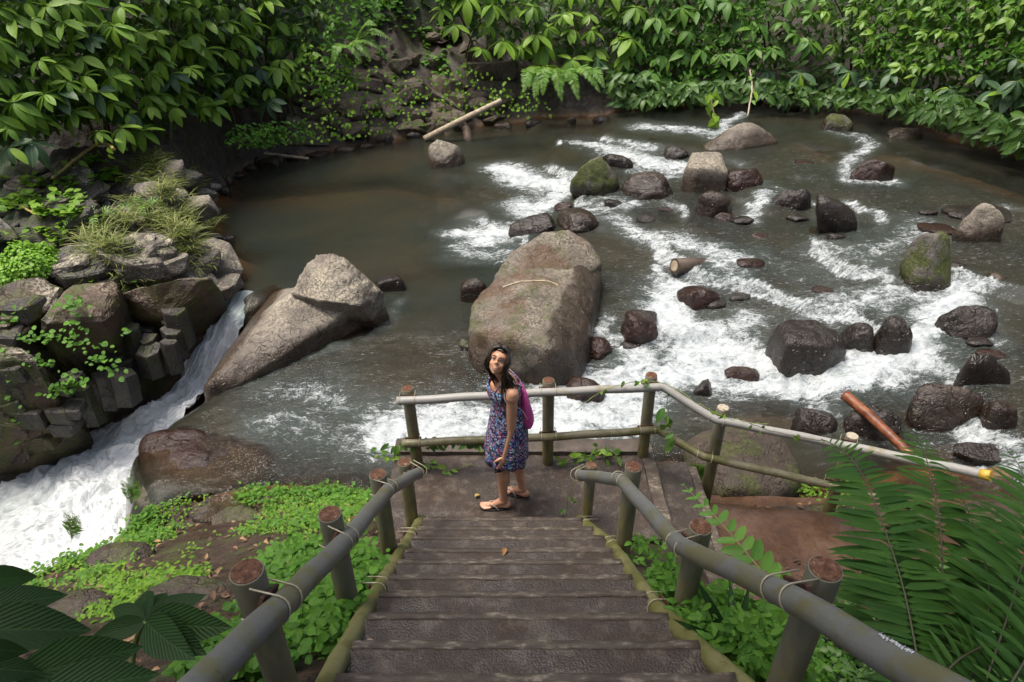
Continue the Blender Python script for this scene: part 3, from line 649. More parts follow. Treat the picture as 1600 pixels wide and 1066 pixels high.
def water_material(name, fall=False):
    s = NT(name); p = s.pos()
    if fall:
        uv = s.n('UVMap').outputs[0]; vec = s.map(uv, (1, 1, 1))
        st = s.noise(s.map(uv, (2.2, 9, 1)), 2.2, 6, .65, .6); st2 = s.noise(s.map(uv, (6, 30, 1)), 2, 4, .6, .4)
        foam = s.math('ADD', s.math('MULTIPLY', st, .75), s.math('MULTIPLY', st2, .35))
        fa = s.attr('foam').outputs['Fac']
        f = s.math('ADD', foam, s.math('SUBTRACT', fa, .98)); fm = s.ramp(f, [(.12, 0), (.34, .45), (.72, 1)])
        hgt = s.math('ADD', s.math('MULTIPLY', st, .75), s.math('MULTIPLY', st2, .55))
    else:
        rot = (0, 0, -.28); v1 = s.map(p, (1, 2.1, 1), rot); v2 = s.map(p, (1, 1.7, 1), (0, 0, .25))
        a1 = s.noise(v1, 2.1, 7, .72, 1.6); a2 = s.noise(v2, 10.5, 6, .74, 1.2); a3 = s.noise(v1, 48, 5, .72, .8)
        fa = s.attr('foam').outputs['Fac']; tb = s.attr('turb').outputs['Fac']
        nn = s.math('ADD', s.math('ADD', s.math('MULTIPLY', a1, .46), s.math('MULTIPLY', a2, .40)), s.math('MULTIPLY', a3, .34))  # about .55
        f = s.math('ADD', s.math('MULTIPLY', s.math('SUBTRACT', nn, .60), 2.6), s.math('SUBTRACT', s.math('MULTIPLY', fa, .92), .43))
        fm = s.ramp(f, [(.1, 0), (.2, .34), (.36, .8), (.55, 1)])
        # sparse white specks and streaks painted in as sparkle on running water
        sp = s.math('MULTIPLY', s.ramp(s.noise(s.map(p, (1, 4.2, 1), (0, 0, -.2)), 11, 5, .72, .9), [(.57, 0), (.66, 1)]), s.ramp(s.math('ADD', tb, s.math('MULTIPLY', s.math('SUBTRACT', a1, .5), 1.2)), [(.2, 0), (.75, .8)]))
        fm = s.math('MAXIMUM', fm, sp, clamp=True)
        hgt = s.math('ADD', s.math('ADD', s.math('MULTIPLY', a2, .5), s.math('MULTIPLY', a3, .25)), s.math('MULTIPLY', a1, .6))
    nb1 = s.bump(hgt, .8 if fall else s.math('ADD', .2, s.math('MULTIPLY', s.math('MAXIMUM', tb, fa), 1.0)), .05)
    body = s.n('BsdfPrincipled', {'Base Color': (.030, .034, .024), 'Roughness': .07, 'IOR': 1.333, 'Normal': nb1})
    if not fall:
        aer = s.math('MULTIPLY', s.ramp(fa, [(.1, 0), (.8, 1)]), .8)
        s.set(body, 'Base Color', s.mix(aer, s.ramp(s.noise(p, .5, 3), [(.35, (.020, .025, .020)), (.65, (.034, .031, .020))]), (.075, .095, .09)))
        dp = s.attr('deep').outputs['Fac']
        op = s.math('SUBTRACT', 1.0, s.math('EXPONENT' if False else 'POWER', 2.718, s.math('MULTIPLY', dp, -3.6)))
        op = s.math('MAXIMUM', op, s.math('MULTIPLY', aer, .9), clamp=True)
        gl = s.n('BsdfGlossy', {'Color': (1, 1, 1), 'Roughness': .06, 'Normal': nb1}); tr = s.n('BsdfTransparent', {'Color': (.86, .72, .52)})
        fr = s.n('Fresnel', {'IOR': 1.333, 'Normal': nb1})
        thin = s.n('MixShader', {0: fr.outputs[0], 1: tr.outputs[0], 2: gl.outputs[0]})
        wat = s.n('MixShader', {0: op, 1: thin.outputs[0], 2: body.outputs[0]}).outputs[0]
    else:
        s.set(body, 'Base Color', (.26, .31, .31)); wat = body.outputs[0]
    fo = s.b; s.P(Base_Color=s.ramp(hgt, [(.42, (.22, .27, .28)), (.66, (.46, .50, .51)), (.9, (.70, .72, .73))]), Roughness=.6, Normal=s.bump(hgt, .9, .04))
    if fall: s.P(Base_Color=s.ramp(hgt, [(.35, (.45, .50, .52)), (.6, (.68, .71, .72)), (.85, (.84, .86, .87))]))
    fo.inputs['Subsurface Weight'].default_value = 0.0
    mx = s.n('MixShader', {0: fm, 1: wat, 2: fo.outputs[0]})
    s.t.links.new(mx.outputs[0], s.out.inputs[0]); return s.m
MAT['river'] = water_material('river_water'); MAT['fall'] = water_material('fall_water', True)
tag(link('river', wme, MAT['river']), kind='structure')

# ------------------------------------------------------------------ the fall
n, m = 260, 90
tt = np.linspace(0, 1, n)
Lp = np.array(smoothpath(FALL_L, 30)); Rp = np.array(smoothpath(FALL_R, 30))
Lp = np.stack([np.interp(tt, np.linspace(0, 1, len(Lp)), Lp[:, k]) for k in range(3)], 1); Rp = np.stack([np.interp(tt, np.linspace(0, 1, len(Rp)), Rp[:, k]) for k in range(3)], 1)
uu = np.linspace(-.12, 1.1, m)
FV = Lp[:, None]*(1-uu[None, :, None]) + Rp[:, None]*uu[None, :, None]
cum = np.concatenate([[0], np.cumsum(np.linalg.norm(np.diff((Lp+Rp)/2, axis=0), axis=1))])
wid = np.linalg.norm(Rp - Lp, axis=1)
uvx = np.repeat(cum[:, None], m, 1); uvy = uu[None, :]*wid[:, None]
Q = np.stack([uvx.ravel()*.8, uvy.ravel()*2.5, 0*uvx.ravel()], 1)
hump = (fbm(Q*1.6, 4, 61)*.20 + ridged(Q*3.5, 3, 62)*.12).reshape(n, m)
FV[..., 2] += hump*np.minimum(1, cum[:, None]/.6) - .10*np.clip(np.abs(uu - .5)*2 - .7, 0, 1)[None, :]
fme = fast_mesh('waterfall', FV.reshape(-1, 3), grid_faces(n, m)); 
ul = fme.uv_layers.new(name='UVMap'); li = np.empty(len(fme.loops), np.int32); fme.loops.foreach_get('vertex_index', li)
ul.data.foreach_set('uv', np.stack([uvx.ravel(), uvy.ravel()], 1).astype(np.float32)[li].ravel())
fo = sstep(.0, .9, cum)[:, None]*np.ones((1, m)); thin = np.exp(-((cum[:, None] - 5.0)/1.3)**2)*sstep(.55, .1, uu)[None, :]
attr(fme, 'foam', (.28 + .77*fo - .38*thin).ravel())
tag(link('waterfall', fme, MAT['fall']), kind='structure')
# ------------------------------------------------------------------ materials of the built things
s = NT('pebble_concrete'); p = s.pos()
vo = s.n('TexVoronoi', {'Vector': p, 'Scale': 110.0}); vd = vo.outputs['Distance']; vc = vo.outputs['Color']
n1 = s.noise(p, 2.4, 6, .6); n2 = s.noise(p, 11, 5, .65)
peb = s.mix(s.sep(vc)[0], (.032, .022, .016), (.078, .060, .048))
c = s.mix(s.ramp(vd, [(.42, 0), (.62, 1)]), peb, (.035, .026, .020))
c = s.mix(s.ramp(n1, [(.38, 0), (.62, .9)]), c, s.ramp(n2, [(.3, (.022, .013, .008)), (.7, (.07, .042, .025))]))
c = s.mix(s.math('MULTIPLY', s.ramp(n2, [(.52, 0), (.68, 1)]), .5), c, (.16, .135, .105))
MAT['pebble'] = s.P(Base_Color=c, Roughness=s.ramp(n1, [(.35, .32), (.65, .75)]), Normal=s.bump(s.math('ADD', s.math('MULTIPLY', vd, -.8), s.math('MULTIPLY', n2, .35)), .5, .008))
s = NT('worn_nosing'); p = s.pos(); n1 = s.noise(p, 5, 6, .7); n2 = s.noise(s.map(p, (1, 3, 3)), 14, 6, .7)
c = s.ramp(n2, [(.3, (.05, .036, .025)), (.52, (.09, .07, .052)), (.75, (.38, .33, .25))])
c = s.mix(s.ramp(n1, [(.46, 0), (.6, .9)]), c, (.05, .036, .026))
MAT['nosing'] = s.P(Base_Color=c, Roughness=.7, Normal=s.bump(n2, .5, .01))
s = NT('concrete_side'); p = s.pos(); n1 = s.noise(p, 6, 6, .65)
MAT['concrete'] = s.P(Base_Color=s.ramp(n1, [(.3, (.03, .024, .018)), (.6, (.09, .07, .055)), (.8, (.16, .13, .1))]), Roughness=.7, Normal=s.bump(s.noise(p, 30, 5), .5, .01))
s = NT('muddy_path'); p = s.pos(); n1 = s.noise(p, 2.6, 6, .65); n2 = s.noise(p, 22, 5, .7)
c = s.ramp(n1, [(.3, (.035, .017, .009)), (.5, (.08, .04, .02)), (.72, (.115, .065, .038))])
c = s.mix(s.ramp(n2, [(.55, 0), (.7, .7)]), c, (.04, .024, .016))
MAT['mud'] = s.P(Base_Color=c, Roughness=s.ramp(n1, [(.4, .12), (.62, .6)]), Normal=s.bump(s.math('ADD', n2, n1), .35, .02))

def pipe_material(name, metal, algae, a0=.35, rough=.45, stain=(.05, .045, .02)):
    s = NT(name); p = s.coord('Object'); z = s.sep(s.coord('Generated'))[2]; n1 = s.noise(p, 7, 5, .65); n2 = s.noise(s.map(p, (1, 1, .25)), 25, 4)
    c = s.ramp(n2, [(.3, tuple(x*.72 for x in metal)), (.7, metal)])
    am = s.math('ADD', s.math('SUBTRACT', n1, .5), s.math('SUBTRACT', a0, s.math('MULTIPLY', z, .55)))
    c = s.mix(s.ramp(am, [(-.02, 0), (.3, 1)]), c, s.ramp(n2, [(.3, stain), (.7, algae)]))
    MAT[name] = s.P(Base_Color=c, Roughness=s.math('ADD', rough, s.math('MULTIPLY', n1, .2)), Normal=s.bump(n1, .12, .01))
pipe_material('post_paint', (.22, .2, .14), (.2, .175, .06), .5, stain=(.09, .08, .035))
pipe_material('post_stair', (.17, .165, .115), (.24, .205, .07), .5, stain=(.10, .09, .04))
def rail_material(name, base, algae, cov, dark=(.04, .038, .03)):
    s = NT(name); p = s.pos(); n1 = s.noise(p, 4.5, 5, .65); n2 = s.noise(p, 28, 5, .7); n3 = s.noise(p, 90, 3)
    c = s.ramp(n2, [(.3, tuple(x*.8 for x in base)), (.7, base)])
    c = s.mix(s.ramp(n1, [(.62 - cov*.35, 0), (.74 - cov*.35, 1)]), c, algae)
    c = s.mix(s.ramp(n2, [(.62, 0), (.7, .8)]), c, dark)
    MAT[name] = s.P(Base_Color=c, Roughness=.42, Normal=s.bump(s.math('ADD', n2, s.math('MULTIPLY', n3, .4)), .15, .004))
rail_material('rail_grey', (.16, .165, .155), (.13, .125, .065), .4)
rail_material('rail_pale', (.36, .35, .32), (.25, .22, .13), .25, (.12, .1, .07))
rail_material('rail_bamboo', (.21, .20, .085), (.12, .12, .035), .55, (.055, .045, .02))
rail_material('rail_mossy', (.20, .18, .11), (.10, .095, .03), .5, (.055, .045, .025))
s = NT('rust'); p = s.pos(); n1 = s.noise(p, 45, 5, .7); n2 = s.noise(p, 150, 3)
MAT['rust'] = s.P(Base_Color=s.ramp(n1, [(.3, (.035, .012, .006)), (.48, (.10, .038, .016)), (.60, (.15, .07, .035)), (.72, (.34, .26, .19))]), Roughness=.8, Normal=s.bump(s.math('ADD', n1, n2), .9, .006))
s = NT('pale_cap'); p = s.pos(); MAT['cap_pale'] = s.P(Base_Color=s.ramp(s.noise(p, 60, 5, .7), [(.3, (.2, .15, .09)), (.6, (.48, .42, .32))]), Roughness=.8)
MAT['wire'] = simple('wire', (.30, .27, .18), (.42, .38, .28), 40, .45, .1, metallic=.3)
MAT['rust_plate'] = simple('rust_plate', (.03, .015, .01), (.10, .04, .02), 30, .8)

# ------------------------------------------------------------------ steps and landing
def box_arrays(x0, x1, y0, y1, z0, z1, b=.008):
    bm = bmesh.new(); bmesh.ops.create_cube(bm, size=1)
    for v in bm.verts: v.co = ((x0+x1)/2 + v.co.x*(x1-x0), (y0+y1)/2 + v.co.y*(y1-y0), (z0+z1)/2 + v.co.z*(z1-z0))
    if b: bmesh.ops.bevel(bm, geom=list(bm.edges), offset=b, segments=1, affect='EDGES')
    V = [tuple(v.co) for v in bm.verts]; F = [tuple(v.index for v in f.verts) for f in bm.faces]; bm.free(); return V, F
def rough_box(x0, x1, y0, y1, z0, z1, cut=.06, amp=.006, seed=0, b=.01, skewL=None, skewR=None):
    """a box cut into cells so that its edges are worn uneven"""
    bm = bmesh.new(); bmesh.ops.create_cube(bm, size=1)
    for v in bm.verts: v.co = ((x0+x1)/2 + v.co.x*(x1-x0), (y0+y1)/2 + v.co.y*(y1-y0), (z0+z1)/2 + v.co.z*(z1-z0))
    for ax, (a, c) in enumerate(((x0, x1), (y0, y1), (z0, z1))):
        k = int(min(40, max(1, (c-a)/cut)))
        for i in range(1, k):
            no = [0, 0, 0]; no[ax] = 1; co = [0, 0, 0]; co[ax] = a + (c-a)*i/k
            bmesh.ops.bisect_plane(bm, geom=bm.verts[:]+bm.edges[:]+bm.faces[:], plane_co=co, plane_no=no)
    V = np.array([v.co[:] for v in bm.verts]); F = [tuple(v.index for v in f.verts) for f in bm.faces]
    bm.verts.index_update(); F = [tuple(v.index for v in f.verts) for f in bm.faces]; bm.free()
    n = np.stack([fbm(V*9 + seed + 31*k, 3, seed+k) for k in range(3)], 1); V = V + n*amp
    return V, F
def mesh_vf(name, VF, smooth=False): return mesh_of(name, VF[0], VF[1], smooth=smooth)

def onstair(px, py, h):
    d = ray(px, py); k = (STAIR_Y0*SLOPE + h - CAMZ)/(d[2] + SLOPE*d[1]); return d*k + [0, 0, CAMZ]
LLOW = [onstair(658, 812, .12), onstair(585, 932, .12), onstair(510, 1068, .12), onstair(430, 1210, .12)]
RLOW = [onstair(905, 812, .12), onstair(955, 852, .12), onstair(1022, 946, .12), onstair(1066, 990, .12), onstair(1152, 1066, .12), onstair(1280, 1190, .12)]
def edge_x(L_, y):
    q = sorted(L_, key=lambda a: a[1]); return float(np.interp(y, [a[1] for a in q], [a[0] for a in q]))
root = empty('staircase', (0, 3.8, 0)); tag(root, 'wet dark concrete stairway leading down to the landing', 'stairs')
for k in range(1, 18):
    yf = STAIR_Y0 - (k-1)*RUN; z1 = k*RUN*SLOPE - .0; y0 = yf - RUN
    xl = edge_x(LLOW, yf - .1) + .03; xr = edge_x(RLOW, yf - .1) - .03; jit = random.uniform(-.008, .008)
    st = child('step', mesh_vf('step', rough_box(xl, xr, y0 - .04, yf - .028 + jit, z1 - .34, z1, .09, .004, k)), MAT['pebble'], root)
    V, F = rough_box(xl + .01, xr - .01, yf - .030 + jit, yf + .006 + jit, z1 - .17, z1 + .004, .035, .006, 60+k)
    child('nosing', mesh_of('nosing', V, F, smooth=True), MAT['nosing'], st).matrix_parent_inverse = Matrix.Identity(4)
land = empty('landing', (0, 4.2, 0)); tag(land, 'wet concrete landing where the woman stands, at the foot of the stairway', 'landing')
child('slab', mesh_vf('slab', rough_box(-1.02, 1.13, 3.60, 4.68, -1.3, 0, .1, .006, 3)), MAT['pebble'], land)
# low kerb along the river edge and a raised lip on the right, then two steps down to the path
child('kerb', mesh_vf('kerb', rough_box(-1.03, 1.145, 4.55, 4.72, -.2, .045, .06, .012, 5)), MAT['concrete'], land)
child('edge_strip', mesh_vf('edge_strip', rough_box(1.132, 1.235, 3.2, 4.70, -.5, .012, .07, .007, 6)), MAT['nosing'], land)
child('side_step', mesh_vf('side_step', rough_box(1.237, 1.56, 3.0, 4.62, -.6, -.14, .09, .007, 7)), MAT['pebble'], land)
child('step_edge', mesh_vf('step_edge', rough_box(1.562, 1.63, 3.0, 4.56, -.6, -.135, .06, .007, 8)), MAT['nosing'], land)
# the muddy path beyond
PX, PY = np.meshgrid(np.linspace(1.5, 4.2, 90), np.linspace(1.9, 4.6, 90))
PZ = -.285 + fbm(np.stack([PX.ravel(), PY.ravel(), 0*PX.ravel()], 1)*2.2, 4, 91).reshape(PX.shape)*.035
PZ = PZ - .25*sstep(4.25 - .12*(PX-1.5), 4.55 - .12*(PX-1.5), PY) + .8*np.clip(2.65 - PY, 0, 2)
tag(link('muddy_path', fast_mesh('muddy_path', np.stack([PX, PY, PZ], -1).reshape(-1, 3), grid_faces(90, 90)), MAT['mud']), kind='structure')

# ------------------------------------------------------------------ railings
def post(root, top, base, r, mat, cap, capname='rust_cap'):
    top = Vector(top); base = Vector(base); d = (top - base).normalized()
    o = child('post', tube('post', [base, base.lerp(top, .33), base.lerp(top, .66), top - d*.004, top], [r, r, r, r, r*.97], 20), MAT[mat], root)
    V, F = tube_arrays([top - d*.003, top + d*.003], [r*.93, r*.90], 20); 
    c = child(capname, mesh_of(capname, V, F, smooth=False), MAT[cap], o); c.matrix_parent_inverse = Matrix.Identity(4)
    return o
def tie(root, p, axis, post_dir, r_rail, r_post, w=.0032, off=.0):
    """U-shaped wire round a rail, its two ends run back past the post"""
    p = Vector(p); a = Vector(axis).normalized(); q = Vector(post_dir); q = (q - a*q.dot(a)).normalized(); n = a.cross(q)
    for sgn in (-1, 1):
        pts = []
        c0 = p + a*(sgn*(r_post + .012))
        rr = r_rail + w
        pts.append(c0 + q*(rr*1.0 + r_post*.9) + n*rr)
        for t in np.linspace(90, 270, 9):
            tt_ = R(t); pts.append(c0 + n*(rr*math.sin(tt_)) + q*(rr*math.cos(tt_)))
        pts.append(c0 + q*(rr*1.0 + r_post*.9) - n*rr)
        child('wire_tie', tube('wire_tie', pts, w, 6), MAT['wire'], root)
    c = p + q*(r_rail + .004)
    V, F = box_arrays(-.5, .5, -.5, .5, -.5, .5, .05)
    M = Matrix((a, n, q)).transposed()
    me = mesh_of('saddle', [c + M@Vector((v[0]*(2*r_post+.05), v[1]*r_rail*1.7, v[2]*.012)) for v in V], F, smooth=False)
    child('saddle', me, MAT['rust_plate'], root)
def rail(root, pts, r, mat, name='top_rail', seg=16, nodes=False, wob=.003):
    P = [Vector(p) for p in pts]; out = []; rad = []
    for i in range(len(P)-1):
        L = (P[i+1]-P[i]).length; k = max(2, int(L/.06))
        for j in range(k): out.append(P[i].lerp(P[i+1], j/k))
    out.append(P[-1])
    for j, q in enumerate(out):
        out[j] = q + Vector((0, 0, wob*math.sin(j*.7 + len(out)))); rad.append(r*(1 + (.07 if nodes and j % 6 == 3 else 0)))
    V, F = tube_arrays(out, rad, seg); me = mesh_of(name, V, F); return child(name, me, MAT[mat], root)

PD = (0, 0, 1)
# left stair railing
L = empty('stair_railing', (-.8, 2.5, .9)); tag(L, 'left-hand stair railing, grey pipe above a mossy yellow pipe on capped posts', 'railing')
LT = [atd(632, 722, 4.95), atd(590, 741, 3.96), atd(515, 803, 2.92), atd(385, 893, 2.0)]
LB = [(-.80, 3.72, .0), (-.83, 2.96, .3), (-.85, 2.10, .8), (-.83, 1.33, 1.3)]
for i, (t, b) in enumerate(zip(LT, LB)):
    post(L, t, (t[0] + .01, t[1] + .01, b[2] - .2), .05, 'post_stair', 'rust')
rt = [atd(655, 738, 4.85), atd(607, 765, 3.98), atd(540, 845, 2.93), atd(440, 945, 2.02), atd(310, 1073, 1.45), atd(180, 1210, 1.15)]
rail(L, rt, .040, 'rail_grey')
lowr = LLOW
rail(L, lowr, .040, 'rail_bamboo', 'lower_rail', nodes=True)
for i, (a, b) in enumerate(zip(LT, rt)):
    tie(L, b, np.array(rt[i+1]) - np.array(rt[max(i-1, 0)]), (a[0]-b[0], a[1]-b[1], 0), .040, .05)
for q, ax in [(lowr[0] + (lowr[1]-lowr[0])*.30, lowr[1]-lowr[0]), (lowr[0] + (lowr[1]-lowr[0])*.93, lowr[1]-lowr[0])]:
    tie(L, q, ax, (-1, 0, 0), .040, .045)
# right stair railing
Rr = empty('stair_railing', (.75, 2.5, .9)); tag(Rr, 'right-hand stair railing with white scratched marks on its near pipe end', 'railing')
RT = [atd(924, 727, 5.05), atd(990, 729, 4.05), atd(1095, 823, 2.95), atd(1290, 889, 2.0)]
for i, (t, b) in enumerate(zip(RT, [-.05, .1, .6, 1.1])):
    post(Rr, t, (t[0] - .005, t[1] + .01, b - .2), .05 if i else .042, 'post_stair', 'rust')
rt = [atd(904, 742, 5.0), atd(970, 750, 4.15), atd(1062, 853, 2.96), atd(1225, 928, 2.02), atd(1430, 1052, 1.42), atd(1700, 1215, 1.0)]
rail(Rr, rt, .040, 'rail_grey'); RTOP = rt
lowr = RLOW
rail(Rr, lowr, .042, 'rail_bamboo', 'lower_rail', nodes=True)
for i, (a, b) in enumerate(zip(RT, rt)):
    tie(Rr, b, np.array(rt[i+1]) - np.array(rt[max(i-1, 0)]), (a[0]-b[0], a[1]-b[1], 0), .040, .05)
for q, ax in [(lowr[0] + (lowr[1]-lowr[0])*.2, lowr[1]-lowr[0]), (lowr[1], lowr[2]-lowr[0]), (lowr[2], lowr[3]-lowr[1])]:
    tie(Rr, q, ax, (1, 0, 0), .042, .045)
# white scratches near the end of the right pipe: a row of small zigzag strokes standing a hair proud of the pipe
MAT['chalk'] = simple('chalk', (.55, .55, .55), (.7, .7, .7), 30, .8)
A = Vector(rt[4]); B = Vector(rt[3]); ax = (A - B).normalized(); up = Vector((0, -.35, 1)); up = (up - ax*up.dot(ax)).normalized(); side = ax.cross(up)
def onpipe(t, ang): return B.lerp(A, t) + (up*math.cos(ang) + side*math.sin(ang))*.0412
for k in range(9):
    t0 = .80 + k*.022; pts = [onpipe(t0 + random.uniform(-.006, .006), random.uniform(-.28, -.12)), onpipe(t0 + .012, random.uniform(.02, .15)), onpipe(t0 + .017, random.uniform(-.2, .0)), onpipe(t0 + .026, random.uniform(.0, .2))]
    child('scratch_mark', tube('scratch_mark', pts, .0016, 5), MAT['chalk'], Rr)
# landing railing
Ld = empty('landing_railing', (.3, 4.5, 0)); tag(Ld, 'landing fence of pale pipes on capped posts between the woman and the river', 'railing')
spec = [((636, 607), (655, 728), 0, 'rust'), ((857, 594), (857, 722), 0, 'rust'), ((1018, 586), (1005, 712), 0, 'rust'), ((1130, 637), (1106, 757), -.15, 'cap_pale'), ((1332, 681), (1297, 797), -.3, 'cap_pale')]
TP = []
for (tx, ty), (bx, by), z, cap in spec:
    b = at(bx, by, z); t = aty(tx, ty, b[1]); post(Ld, t, (b[0], b[1], z - .3), .048, 'post_paint', cap, 'rust_cap' if cap == 'rust' else 'pale_cap'); TP.append((t, b))
def front(px, py, i, dy=-.085): return aty(px, py, TP[i][1][1] + dy)
top = [front(620, 627, 0), front(857, 613, 1), front(1035, 605, 2), front(1118, 656, 3), front(1325, 697, 4), aty(1548, 744, 3.4)]
rail(Ld, top, .034, 'rail_pale')
low = [front(628, 693, 0), front(857, 683, 1), front(1028, 672, 2), front(1100, 714, 3), front(1300, 759, 4), aty(1420, 790, 3.5)]
rail(Ld, low, .034, 'rail_mossy', 'lower_rail')
for row in (top, low):
    for i in range(5):
        q = row[i] if i else row[0] + (row[1]-row[0])*.07
        if i == 2: q = row[2] + (row[1]-row[2])*.10
        tie(Ld, q, np.array(row[min(i+1, 5)]) - np.array(row[max(i-1, 0)]) if i not in (2,) else np.array(row[2])-np.array(row[1]), (0, 1, 0), .034, .048, .003)
s_ = NT('yellow_cap'); MAT['yellow'] = s_.P(Base_Color=(.62, .40, .06), Roughness=.5)
e0, e1 = Vector(top[-2]), Vector(top[-1]); dd_ = (e1 - e0).normalized()
child('end_wrap', tube('end_wrap', [e1 - dd_*.06, e1 + dd_*.004], [.036, .037], 14), MAT['yellow'], Ld)

# ------------------------------------------------------------------ driftwood
MAT['bark_pale'] = simple('bark_pale', (.26, .2, .13), (.55, .46, .33), 12, .7, .5)
MAT['bark_dark'] = simple('bark_dark', (.035, .022, .015), (.10, .07, .05), 14, .6, .6)
s = NT('stripped_wood'); p = s.coord(); n1 = s.noise(s.map(p, (1, 1, 1)), 9, 5); n2 = s.noise(p, 60, 4)
MAT['wood_orange'] = s.P(Base_Color=s.ramp(n1, [(.3, (.05, .014, .007)), (.5, (.17, .05, .018)), (.75, (.30, .12, .05))]), Roughness=.38, Normal=s.bump(n2, .4, .01))
def stick(name, pts, r0, r1, mat, label, cat='driftwood', seg=9, n=10, wob=.0):
    P = smoothpath(pts, n); P = [Vector(q) + Vector((random.uniform(-1, 1), random.uniform(-1, 1), random.uniform(-1, 1)))*wob for q in P]
    c = P[0].copy(); V, F = tube_arrays([q - c for q in P], list(np.linspace(r0, r1, len(P))), seg)
    o = link(name, mesh_of(name, V, F), MAT[mat]); o.location = c; return tag(o, label, cat)
stick('driftwood_pole', [wz(355, 250) + [0, 0, .22], wz(420, 250) + [0, 0, .14], wz(482, 250) + [0, 0, .03]], .04, .034, 'bark_pale', 'pale straight pole floating at the left shore of the pool')
stick('driftwood_pole', [wz(664, 220) + [0, 0, .05], aty(720, 188, 17.6), aty(783, 157, 18.0)], .085, .06, 'bark_pale', 'pale pole leaning from the pool onto the far bank')
stick('broken_stump', [wz(733, 226) + [0, 0, -.2], aty(729, 205, 18.2), aty(722, 194, 18.3)], .13, .1, 'bark_dark', 'short dark broken stump beside the leaning pole', wob=.01)
stick('sunken_log', [wz(640, 335) + [0, 0, -.42], wz(690, 292) + [0, 0, -.36], wz(722, 262) + [0, 0, -.27]], .26, .22, 'bark_dark', 'dark sunken log under the pool in front of the pale slab rock', 'log', 12, wob=.015)
stick('thin_stick', [aty(786, 449, 8.0), aty(812, 441, 8.12), aty(838, 439, 8.15), aty(858, 440, 8.12), aty(872, 446, 8.02)], .017, .007, 'bark_pale', 'crooked thin stick lying on the huge flat-topped boulder', 'stick', wob=.004)
lg = stick('stripped_log', [aty(1320, 617, 6.2), aty(1372, 662, 5.72), aty(1425, 713, 5.25)], .06, .045, 'wood_orange', 'orange stripped log leaning over dark rocks behind the fence', 'log', 14, wob=.004)
sl_ = empty('sawn_log', tuple(wz(1062, 436))); tag(sl_, 'sawn log with a pale cut end poking out of the rapids', 'log')
a = wz(1052, 430) + [0, 0, .16]; b = a + [.75, .3, -.12]
child('trunk', tube('trunk', [a, a*.5+b*.5, b], [.125, .13, .1], 14), MAT['bark_dark'], sl_)
child('cut_end', tube('cut_end', [a - (b-a)*.012, a + (b-a)*.002], [.085, .088], 14), MAT['bark_pale'], sl_)
# ------------------------------------------------------------------ left rock bank: blocks, columns, ledge
def gpt(px, py, z0=-.2):                 # where the ray of a pixel meets the ground sheet
    d = ray(px, py); t = np.linspace(2.0, 24, 700); X = d[0]*t; Y = d[1]*t; Z = CAMZ + d[2]*t
    g = GROUND_AT(X, Y); k = np.argmax(g > Z)
    if not (g > Z).any(): k = -1
    return np.array([X[k], Y[k], Z[k]])
def GROUND_AT(X, Y):
    i = np.clip(np.searchsorted(AX, X) - 1, 0, len(AX)-2); j = np.clip(np.searchsorted(AY, Y) - 1, 0, len(AY)-2)
    fx = np.clip((X - AX[i])/(AX[i+1]-AX[i]), 0, 1); fy = np.clip((Y - AY[j])/(AY[j+1]-AY[j]), 0, 1)
    return (GZ[j, i]*(1-fx) + GZ[j, i+1]*fx)*(1-fy) + (GZ[j+1, i]*(1-fx) + GZ[j+1, i+1]*fx)*fy

bank = empty('rock_outcrop', tuple(at(200, 470, -.5))); tag(bank, 'pale broken rock ledge with basalt columns along the left side of the waterfall', 'rock outcrop')
def bank_rock(P, mat, seed, sub=4, soft=22, amp=.035, wl=-3, name='rock'):
    V, F = star(P, sub=sub, soft=soft, amp=amp, freq=2.6, seed=seed); me = fast_mesh(name, V, F); attr(me, 'dry', V[:, 2] - wl); me.materials.append(MAT[mat]); return child(name, me, None, bank)
def chip_mesh(name, P, wl, mat, bev=.02, seed=0, cuts=1, rough=1.1):
    bm = bmesh.new()
    for q in P: bm.verts.new(q)
    r = bmesh.ops.convex_hull(bm, input=bm.verts)
    bmesh.ops.delete(bm, geom=[v for v in bm.verts if not v.link_faces], context='VERTS')
    bmesh.ops.dissolve_limit(bm, angle_limit=.22, verts=bm.verts, edges=bm.edges)
    bmesh.ops.bevel(bm, geom=list(bm.edges), offset=bev, segments=1, affect='EDGES', clamp_overlap=True)
    bmesh.ops.triangulate(bm, faces=bm.faces); bmesh.ops.subdivide_edges(bm, edges=bm.edges, cuts=cuts, use_grid_fill=True)
    V = np.array([v.co[:] for v in bm.verts]); n = np.stack([fbm(V*5 + seed + 9*k, 3, seed+k) for k in range(3)], 1)*bev*rough
    for v, q in zip(bm.verts, n): v.co += Vector(q)
    me = bpy.data.meshes.new(name); bm.to_mesh(me); bm.free(); V = np.array([v.co[:] for v in me.vertices])
    attr(me, 'dry', V[:, 2] - wl); me.materials.append(MAT[mat]); return me
# large faces above the plunge
def facet(pts, mat, seed, drop=1.2, back=.6, **kw):
    P = [at(*q) for q in pts]; P += [p + np.array([-.2, back, -drop]) for p in P]
    return child('rock', chip_mesh('rock', P, -3, mat, .05, seed, cuts=5, rough=.9), None, bank)
facet([(60, 500, -.25), (110, 440, -.15), (180, 438, -.2), (188, 470, -.4), (178, 560, -1.2), (150, 590, -1.5), (95, 590, -1.4), (70, 540, -.9), (120, 505, -.42), (165, 500, -.45)], 'cliff', 201)
facet([(-60, 560, -.6), (0, 530, -.5), (60, 560, -.7), (95, 640, -1.5), (110, 690, -2.2), (60, 720, -2.6), (-20, 760, -2.7), (-80, 700, -2.3)], 'cliff', 202)
facet([(-120, 640, -1.2), (0, 640, -1.4), (40, 670, -1.7), (60, 705, -2.3), (20, 745, -2.75), (-100, 800, -2.9)], 'cliff', 203)
